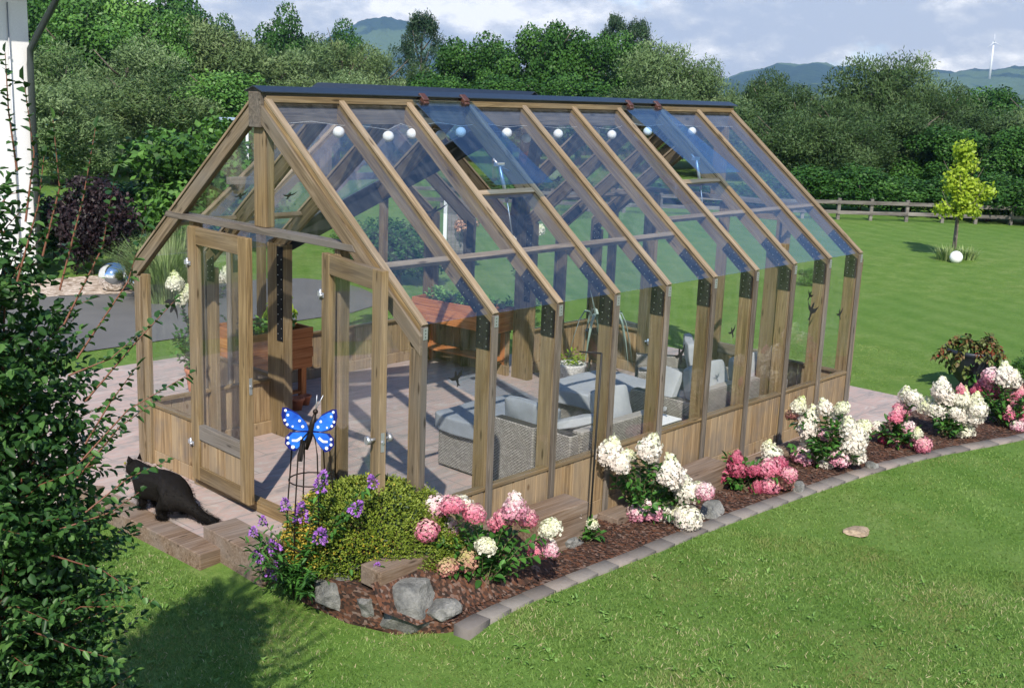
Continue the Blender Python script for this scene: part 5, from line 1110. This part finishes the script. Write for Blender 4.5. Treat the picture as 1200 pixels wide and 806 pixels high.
def rbox(name,dims,mat,parent,bev=.015,seg=2):
    x0,x1,y0,y1,z0,z1=dims; b=MB(); cx,cy,cz=(x0+x1)/2,(y0+y1)/2,(z0+z1)/2; b.box(x0-cx,x1-cx,y0-cy,y1-cy,z0-cz,z1-cz); o=b.build(name,mat,parent,bev,seg=seg); o.location=(cx,cy,cz)
    return o
def puff(name,size,mat,parent,loc,rot,seed=0,sag=.35):       # a soft cushion: subdivided slab, pinched towards its edges
    bm=bmesh.new(); bmesh.ops.create_cube(bm,size=1); bmesh.ops.subdivide_edges(bm,edges=bm.edges[:],cuts=7,use_grid_fill=True); g=random.Random(seed)
    for v in bm.verts:
        u,w_=v.co.x*2,v.co.y*2; e=max(abs(u),abs(w_)); k=(1-sag*e**3)*(1-.25*(abs(u)*abs(w_))**2 if sag>.05 else 1); r=1-.06*(1-abs(v.co.z*2))*0
        v.co=Vector((v.co.x*size[0]*(1-.05*(w_*w_)),v.co.y*size[1]*(1-.05*u*u),v.co.z*size[2]*k+.008*math.sin(u*5+seed)*math.cos(w_*4+seed*2)))
    me=bpy.data.meshes.new(name); bm.to_mesh(me); bm.free(); me.polygons.foreach_set('use_smooth',[True]*len(me.polygons)); o=link(name,me,parent,mat); o.location=loc; o.rotation_euler=rot
    sb=o.modifiers.new('soft','SUBSURF'); sb.levels=sb.render_levels=1; return o
s1=empty('corner_sofa',(2.6,1.1,0),0,'grey rattan corner sofa with a wide blue grey chaise behind the front right posts','sofa')
def at_(o,loc): pass
def fpart(root,name,d,mat,bev=.015): 
    q=root.location; o=rbox(name,d,mat,root,bev); o.location=Vector(o.location)-q; return o
fpart(s1,'chaise_base',(2.02,2.98,1.24,1.90,.02,.37),RAT); o=puff('chaise_cushion',(1.10,.80,.17),CUSH,s1,Vector((2.52,1.58,.45))-s1.location,(0,0,0),1,.0)
fpart(s1,'side_panel',(2.05,2.17,.72,1.215,.0,.64),RAT); fpart(s1,'corner_panel',(2.10,2.22,.33,.69,.0,.64),RAT); fpart(s1,'back_panel',(2.225,3.32,.30,.42,.0,.66),RAT)
fpart(s1,'seat_base',(2.20,3.30,.43,1.20,.02,.33),RAT); puff('seat_cushion',(1.08,.76,.13),CUSH,s1,Vector((2.76,.82,.395))-s1.location,(0,0,0),2,.12)
def pillow(loc,size,rot,label,mat=CUSHP,seed=3): o=puff('cushion',size,mat,None,loc,rot,seed,.5); tag(o,label,'cushion','loose cushions on the lounge furniture'); return o
pillow((2.29,1.02,.60),(.13*3.2,.46,.14),(0,R(78),R(2)),'upright cushion behind the front rattan panel',CUSH,4)
pillow((2.62,.62,.60),(.50,.40,.15),(R(-18),R(14),R(20)),'crumpled pale cushion lying on the corner sofa seat',seed=5)
pillow((3.02,.60,.66),(.50,.44,.15),(R(72),0,R(-4)),'tall cushion leaning on the sofa back beside the wall post',seed=6)
s3=empty('footstool',(4.2,1.65,0),0,'large low rattan footstool with a flat blue grey pad in the middle of the greenhouse','footstool')
fpart(s3,'stool_base',(3.72,4.72,1.28,2.02,.02,.36),RAT); puff('pad',(1.10,.84,.17),CUSHP,s3,(0,0,.44),(0,0,0),7,.0)
st_=empty('side_table',(3.78,.62,0),0,'small rattan side table with a white top between the sofas','table'); fpart(st_,'table_base',(3.58,3.96,.44,.80,.0,.42),RAT); fpart(st_,'table_top',(3.57,3.97,.43,.81,.421,.436),WHITE,.004)
def armchair(x,y,rz,label):
    r=empty('armchair',(x,y,0),rz,label,'armchair','rattan armchairs in the greenhouse')
    rbox('seat_base',(-.42,.42,-.36,.36,.02,.33),RAT,r); rbox('arm',(-.48,-.36,-.40,.38,.0,.58),RAT,r); rbox('arm',(.36,.48,-.40,.38,.0,.58),RAT,r); rbox('back_panel',(-.36,.36,-.42,-.31,.0,.68),RAT,r)
    puff('seat_cushion',(.74,.68,.13),CUSH,r,(0,.02,.395),(0,0,0),8,.12); puff('back_cushion',(.70,.48,.15),CUSHP,r,(0,-.24,.66),(R(76),0,0),9,.4); return r
armchair(4.55,.78,0,'rattan armchair against the right wall with a pale back cushion')
armchair(5.35,1.55,R(38),'rattan armchair turned to the footstool near the back door')
armchair(5.35,.72,R(-4),'rattan armchair in the far right corner beside the wide column')
pillow((4.22,.86,.62),(.46,.44,.14),(0,R(-68),R(-18)),'striped looking pale cushion on edge in the armchair by the right wall',seed=12)
b=MB(); b.lathe([(.028,0),(.032,.02),(.032,.13),(.012,.17),(.012,.19)],14,(3.70,.60,.437)); bo=b.build('bottle',glassmat('bottle_plastic',(.8,.86,.9),.05)); tag(bo,'small clear bottle with a green cap on the side table','bottle')
b=MB(); b.lathe([(.019,.185),(.019,.225),(.015,.23)],12,(3.70,.60,.437)); b.build('cap',plain('green_plastic',(.02,.5,.12),.4),bo)
cr_=empty('curl_hook',(3.62,1.02,0),0,'dark curled metal hook ornament standing behind the side table','ornament'); b=MB()
b.tube([(0,0,0),(.0,0,.50)]+[(-.12+.12*math.cos(t),0,.55+.14*math.sin(t)) for t in [i*.35 for i in range(11)]],.010,7); b.tube([(-.36,.0,.50),(-.26,0,.57),(-.14,0,.575),(-.02,0,.53)],lambda t:.006+.012*math.sin(3.14*t),7); b.build('hook',IRON,cr_)
# ================================================================== raised orange planters
def trough(label,A,Bp,wdt,z0,z1,shelf):
    A=Vector((*A,0));Bp=Vector((*Bp,0)); U=(Bp-A).normalized(); L_=(Bp-A).length; r=empty('raised_planter',A,math.atan2(U.y,U.x),label,'planter','orange raised planters on legs')
    # local: x along A->B, y to the left; body goes to the right (negative y)
    def bx_(name,x0,x1,y0,y1,za,zb,up=False): 
        if up: return member(name,[(0,-(x1-x0)/2),(zb-za,-(x1-x0)/2),(zb-za,(x1-x0)/2),(0,(x1-x0)/2)],y1-y0,((x0+x1)/2,(y0+y1)/2,za),(0,0,1),(1,0,0),ORANGE,r,.004)
        if x1-x0>=y1-y0: return member(name,[(0,0),(x1-x0,0),(x1-x0,zb-za),(0,zb-za)],y1-y0,(x0,(y0+y1)/2,za),(1,0,0),(0,0,1),ORANGE,r,.004)
        return member(name,[(0,0),(y1-y0,0),(y1-y0,zb-za),(0,zb-za)],x1-x0,((x0+x1)/2,y0,za),(0,1,0),(0,0,1),ORANGE,r,.004)
    n=3 if z1-z0<.4 else 4; h=(z1-z0)/n
    for k in range(n):
        e=.012 if k%2 else 0
        bx_('side_board',-e,L_+e,-.028,0,z0+k*h+.001,z0+(k+1)*h-.002); bx_('side_board',-e,L_+e,-wdt,-wdt+.028,z0+k*h+.001,z0+(k+1)*h-.002)
        bx_('end_board',.0,.028,-wdt+.029,-.029,z0+k*h+.001,z0+(k+1)*h-.002); bx_('end_board',L_-.028,L_,-wdt+.029,-.029,z0+k*h+.001,z0+(k+1)*h-.002)
    for x in (.06,L_-.13):
        for y in (-.10,-wdt+.03): bx_('leg',x,x+.07,y,y+.07,0,z0+.05,True)
    if shelf:
        for y in (-.06,-wdt*.5+.05,-wdt+.14): bx_('shelf_board',.05,L_-.05,y-.09,y,shelf,shelf+.025)
    b=MB(); b.box(.03,L_-.03,-wdt+.03,-.03,z1-.14,z1-.075); b.build('soil',SOIL,r); return r
t1=trough('long orange raised planter with seedlings and a low shelf in the wing',(4.86,3.86),(4.70,5.22),-.0+.40,.58,.88,.20)
def seedlings(root,box,z,n,h,mat,seed,Ls=.07,Ws=.045):
    g=random.Random(seed); s=[]
    for k in range(n):
        x=g.uniform(box[0],box[1]); y=g.uniform(box[2],box[3])
        for q in range(4): a=g.uniform(0,6.28); l=g.uniform(.03,.10); s.append([Vector((x,y,z)),Vector((x+l*.4*math.cos(a),y+l*.4*math.sin(a),z+h*.6)),Vector((x+l*math.cos(a),y+l*math.sin(a),z+h*g.uniform(.6,1)))])
    (Vv,Ff,_),m=spray_leaves(s,40,Ls,Ws,start=.3); o=mesh_np('planting',Vv,Ff,mat,np.repeat(rng.random(m),6),root); return o
seedlings(t1,(.12,1.25,-.34,-.06),.80,26,.17,foliage('seedling_leaves',(.06,.16,.03),(.14,.30,.06),(.24,.42,.12)),3)
t2=trough('short deep orange planter with a drooping yellow green plant left of the wide column',(2.48,4.46),(2.48,4.46),.4,.4,.88,None) if False else trough('short deep orange planter with a drooping yellow green plant left of the wide column',(1.66,5.22),(2.48,5.22),.78,.42,.88,.12)
seedlings(t2,(.08,.74,-.7,-.08),.78,18,.20,F_BRIGHT,4)
s_=[[Vector((.55,-.55,.80)),Vector((.56,-.56,1.05)),Vector((.58,-.50,1.22))]]+[[Vector((.57,-.53,1.20-.04*k)),Vector((.57+.10*math.cos(k*2.2),-.53+.10*math.sin(k*2.2),1.22-.05*k)),Vector((.57+.17*math.cos(k*2.2),-.53+.17*math.sin(k*2.2),1.05-.05*k))] for k in range(8)]
(Vv,Ff,_),m=spray_leaves(s_,36,.13,.045,droop=.8,start=.2); mesh_np('drooping_leaves',Vv,Ff,F_YOUNG,np.repeat(rng.random(m)*.4,6),t2)
# ================================================================== pots
q=W(668,456,0); p_=empty('basket_pot',q,0,'whitish woven pot with a yellow green succulent beside the footstool','plant pot'); b=MB(); b.lathe([(.13,0),(.15,.10),(.18,.30),(.185,.33),(.16,.33),(.15,.28)],22)
M=M_('white_wicker',.8,.2); v=M.coords('Object',(40,40,60)); M.color(M.ramp(M.noise(v,1,3),[(.3,(.30,.28,.27)),(.6,(.62,.60,.58))])); b.build('basket',M.m,p_)
(Vv,Ff,_),m=spray_leaves([[Vector((0,0,.28)),Vector((.05*math.cos(k),.05*math.sin(k),.34)),Vector((.15*math.cos(k),.15*math.sin(k),.42+.03*math.sin(k*3)))] for k in range(14)],30,.07,.025); mesh_np('succulent',Vv,Ff,F_YOUNG,np.repeat(rng.random(m)*.5,6),p_)
q=W(702,452,0); p_=empty('agave_pot',q,0,'dark pot on a stand with long silver drooping agave leaves','plant pot'); b=MB(); b.lathe([(.15,.35),(.17,.45),(.20,.68),(.215,.70),(.19,.70),(.18,.64)],22); b.build('pot',plain('dark_red_pot',(.05,.018,.02),.5),p_)
b=MB(); 
for a in range(3): b.tube([(.17*math.cos(a*2.1),.17*math.sin(a*2.1),0),(.13*math.cos(a*2.1),.13*math.sin(a*2.1),.36)],.014,7)
b.build('stand',BLACK,p_)
Pv=[];Fv_=[];vv=[]
for k in range(17):
    a=k*2.4; up_=k%3; L_=.55+.1*(k%4); w_=.035; c,s=math.cos(a),math.sin(a)
    for j in range(7):
        t=j/6; r_=(.05+.36*t if up_ else .03+.16*t); z=.66+(.42*math.sin(t*2.7)-.55*t*t if up_ else .52*t); ww=w_*(1-t)**.6*(1 if t>0 else .8)
        for sg in (-1,0,1): Pv.append((c*r_-s*ww*sg,s*r_+c*ww*sg,z+(.015 if sg else 0)))
        if j: 
            b0=len(Pv)-6
            for q_ in (0,1): Fv_.append((b0+q_,b0+q_+1,b0+q_+4,b0+q_+3))
        vv+= [rnd.random()]*3
mesh_np('agave_leaves',Pv,Fv_,F_AGAVE,vv,p_)
for (px,py),r_,l in (((348,480),.075,'small terracotta pot on the floor under the short planter'),((358,474),.06,'smaller terracotta pot behind the first one on the floor')):
    q=W(px,py,0); b=MB(); b.lathe([(r_*.7,0),(r_,r_*1.5),(r_*1.12,r_*1.5),(r_*1.12,r_*1.85),(r_*.9,r_*1.85),(r_*.85,r_*1.4)],18,(q.x,q.y,.001)); tag(b.build('terracotta_pot',TERRA),l,'plant pot')
# ================================================================== paper lanterns on their cord
LP=[(397,155),(455,160),(483,157),(516,159),(540,155),(594,156),(617,162),(654,157),(698,155),(717,158),(759,154),(811,154)]
lpts=[]
for i,(px,py) in enumerate(LP):
    y=YR-.17 if i not in (3,6,8) else YR+.17; q=hity(px,py,y); lpts.append(q); k=12; b=MB()
    prof=[]; n=18
    for j in range(n+1):
        t=j/n*math.pi; rr=.048*math.sin(t)*(1+.025*math.cos(j*math.pi)); prof.append((max(rr,.004),-.046*math.cos(t)))
    b.lathe(prof,20); o=b.build('paper_lantern',LANT); o.location=q; tag(o,'round white ribbed paper lantern hanging on the cord under the ridge beam','lantern','paper lanterns under the ridge')
b=MB(); row=sorted([q for q in lpts if q.y<YR],key=lambda v:v.x)
pts=[Vector((.1,YR-.17,3.24))]
for q in row: pts+= [Vector(((pts[-1].x+q.x)/2,q.y,q.z+.085)),Vector((q.x,q.y,q.z+.055))]
pts.append(Vector((GL-.1,YR-.17,3.24))); b.tube(pts,.0013,5,False)
row=sorted([q for q in lpts if q.y>YR],key=lambda v:v.x)
tag(b.build('lantern_cord',WHITE),'thin white cord carrying the near row of paper lanterns','cord')
b=MB(); b.tube([Vector((row[0].x-.6,row[0].y,3.22))]+[Vector((q.x,q.y,q.z+.055)) for q in row]+[Vector((row[-1].x+.6,row[-1].y,3.22))],.0013,5,False); tag(b.build('lantern_cord',WHITE),'thin white cord carrying the far row of paper lanterns','cord')
# ================================================================== black cat on the sleeper
def skin_mesh(name,verts,edges,radii,mat,sub=2,parent=None,root=0):
    me=bpy.data.meshes.new(name); me.from_pydata(verts,edges,[]); o=link(name,me,parent); sk=o.modifiers.new('skin','SKIN'); sk.use_smooth_shade=True
    for v,r_ in zip(me.skin_vertices[0].data,radii): v.radius=(r_,r_) if not isinstance(r_,tuple) else r_
    me.skin_vertices[0].data[root].use_root=True
    ss=o.modifiers.new('sub','SUBSURF'); ss.levels=ss.render_levels=sub
    dg=bpy.context.evaluated_depsgraph_get(); nm=bpy.data.meshes.new_from_object(o.evaluated_get(dg)); o.modifiers.clear(); o.data=nm; nm.name=name; nm.materials.clear(); nm.materials.append(mat); return o
M=M_('black_fur',.65,.25); v=M.coords('Object',(1,1,1)); nz=M.noise(v,160,3,.7); M.color(M.ramp(nz,[(.3,(.002,.002,.002)),(.7,(.016,.013,.011))])); M.bump(nz,.8,.006); M.b.inputs['Specular IOR Level'].default_value=.12; FUR=M.m
# local x = forward (towards the head), y = left, z up; crouched with a rounded back
cv=[(-.16,0,.155),(-.06,0,.185),(.05,0,.165),(.14,0,.155),(.215,0,.205),(.275,0,.235),(.325,0,.218),     # spine 0-5, muzzle 6
 (-.26,-.02,.095),(-.34,-.05,.040),(-.42,-.06,.030),(-.49,-.05,.030),                                          # tail 7-10
 (-.15,.065,.10),(-.08,.085,.055),(-.14,.085,.018),(-.07,.09,.014),                                       # left hind leg: hip, knee, hock, paw 11-14
 (-.15,-.065,.10),(-.08,-.085,.055),(-.14,-.085,.018),(-.07,-.09,.014),                                   # right hind 15-18
 (.13,.045,.085),(.12,.05,.045),(.15,.05,.014),(.13,-.045,.085),(.12,-.05,.045),(.15,-.05,.014)]          # fore legs 19-24
ce=[(0,1),(1,2),(2,3),(3,4),(4,5),(5,6),(0,7),(7,8),(8,9),(9,10),(0,11),(11,12),(12,13),(13,14),(0,15),(15,16),(16,17),(17,18),(3,19),(19,20),(20,21),(3,22),(22,23),(23,24)]
crr=[.100,.112,.100,.080,.062,.064,.030,.045,.034,.030,.024,.062,.034,.018,.018,.062,.034,.018,.018,.042,.024,.018,.042,.024,.018]
hd=W(150,583,.0); tl_=W(232,618,.0); q=Vector((-.60,2.50,.005))
f_=Vector((-.12,.99,0)).normalized(); ct=empty('black_cat',q,math.atan2(f_.y,f_.x),'black cat crouching on the patio edge with its head turned away','cat')
ct.scale=(1.30,1.30,1.38)
cb=skin_mesh('body',cv,ce,crr,FUR,2,ct)
b=MB()
for s in (1,-1):
    b.b.verts.ensure_lookup_table(); e0=[(.235,s*.020,.222),(.262,s*.040,.212),(.236,s*.046,.205)]; tip=(.245,s*.040,.268)
    vs__=[b.b.verts.new(p) for p in e0+[tip]]
    for f in ((0,1,3),(1,2,3),(2,0,3),(0,2,1)): b.b.faces.new([vs__[i] for i in f])
b.build('ears',FUR,ct) if False else b.b.free()
for s in (1,-1):
    b=MB(); b._add([(.250,s*.012,.285),(.285,s*.044,.275),(.255,s*.056,.262),(.262,s*.046,.318)],[(0,1,3),(1,2,3),(2,0,3),(0,2,1)]); b.build('ear',FUR,ct,.002)
    b=MB(); b.sphere((.322,s*.028,.250),.0085,10,8); b.build('eye',plain('cat_eye',(.25,.22,.03),.15),ct)
# short fur over the body
me=cb.data; nv=len(me.vertices); co=np.zeros(nv*3,np.float32); me.vertices.foreach_get('co',co); co=co.reshape(-1,3); no=np.zeros(nv*3,np.float32); me.vertices.foreach_get('normal',no); no=no.reshape(-1,3)
k=rng.integers(0,nv,11000); P=co[k]+rng.normal(0,.006,(11000,3)); Dn=unit(no[k]*.7+np.array([-.9,0,-.25])+rng.normal(0,.25,(11000,3))); Vv,Ff,_=leaves(P,Dn,no[k],rng.uniform(.012,.022,11000),.0026,six=False); mesh_np('fur',Vv,Ff,FUR,None,ct)

# ================================================================== air between the garden and the far hills
b=MB(); b.box(-60,3450,-60,3450,-12,330); hz_=b.build('haze',BLACK); M=bpy.data.materials.new('air'); M.use_nodes=True; n=M.node_tree.nodes; n.clear(); o_=n.new('ShaderNodeOutputMaterial'); pv=n.new('ShaderNodeVolumePrincipled'); pv.inputs['Color'].default_value=(.34,.58,1,1); pv.inputs['Density'].default_value=.00016; M.node_tree.links.new(pv.outputs[0],o_.inputs[1]); hz_.data.materials.clear(); hz_.data.materials.append(M); tag(hz_,kind='stuff',label='pale blue haze in the air before the far hills',cat='haze')
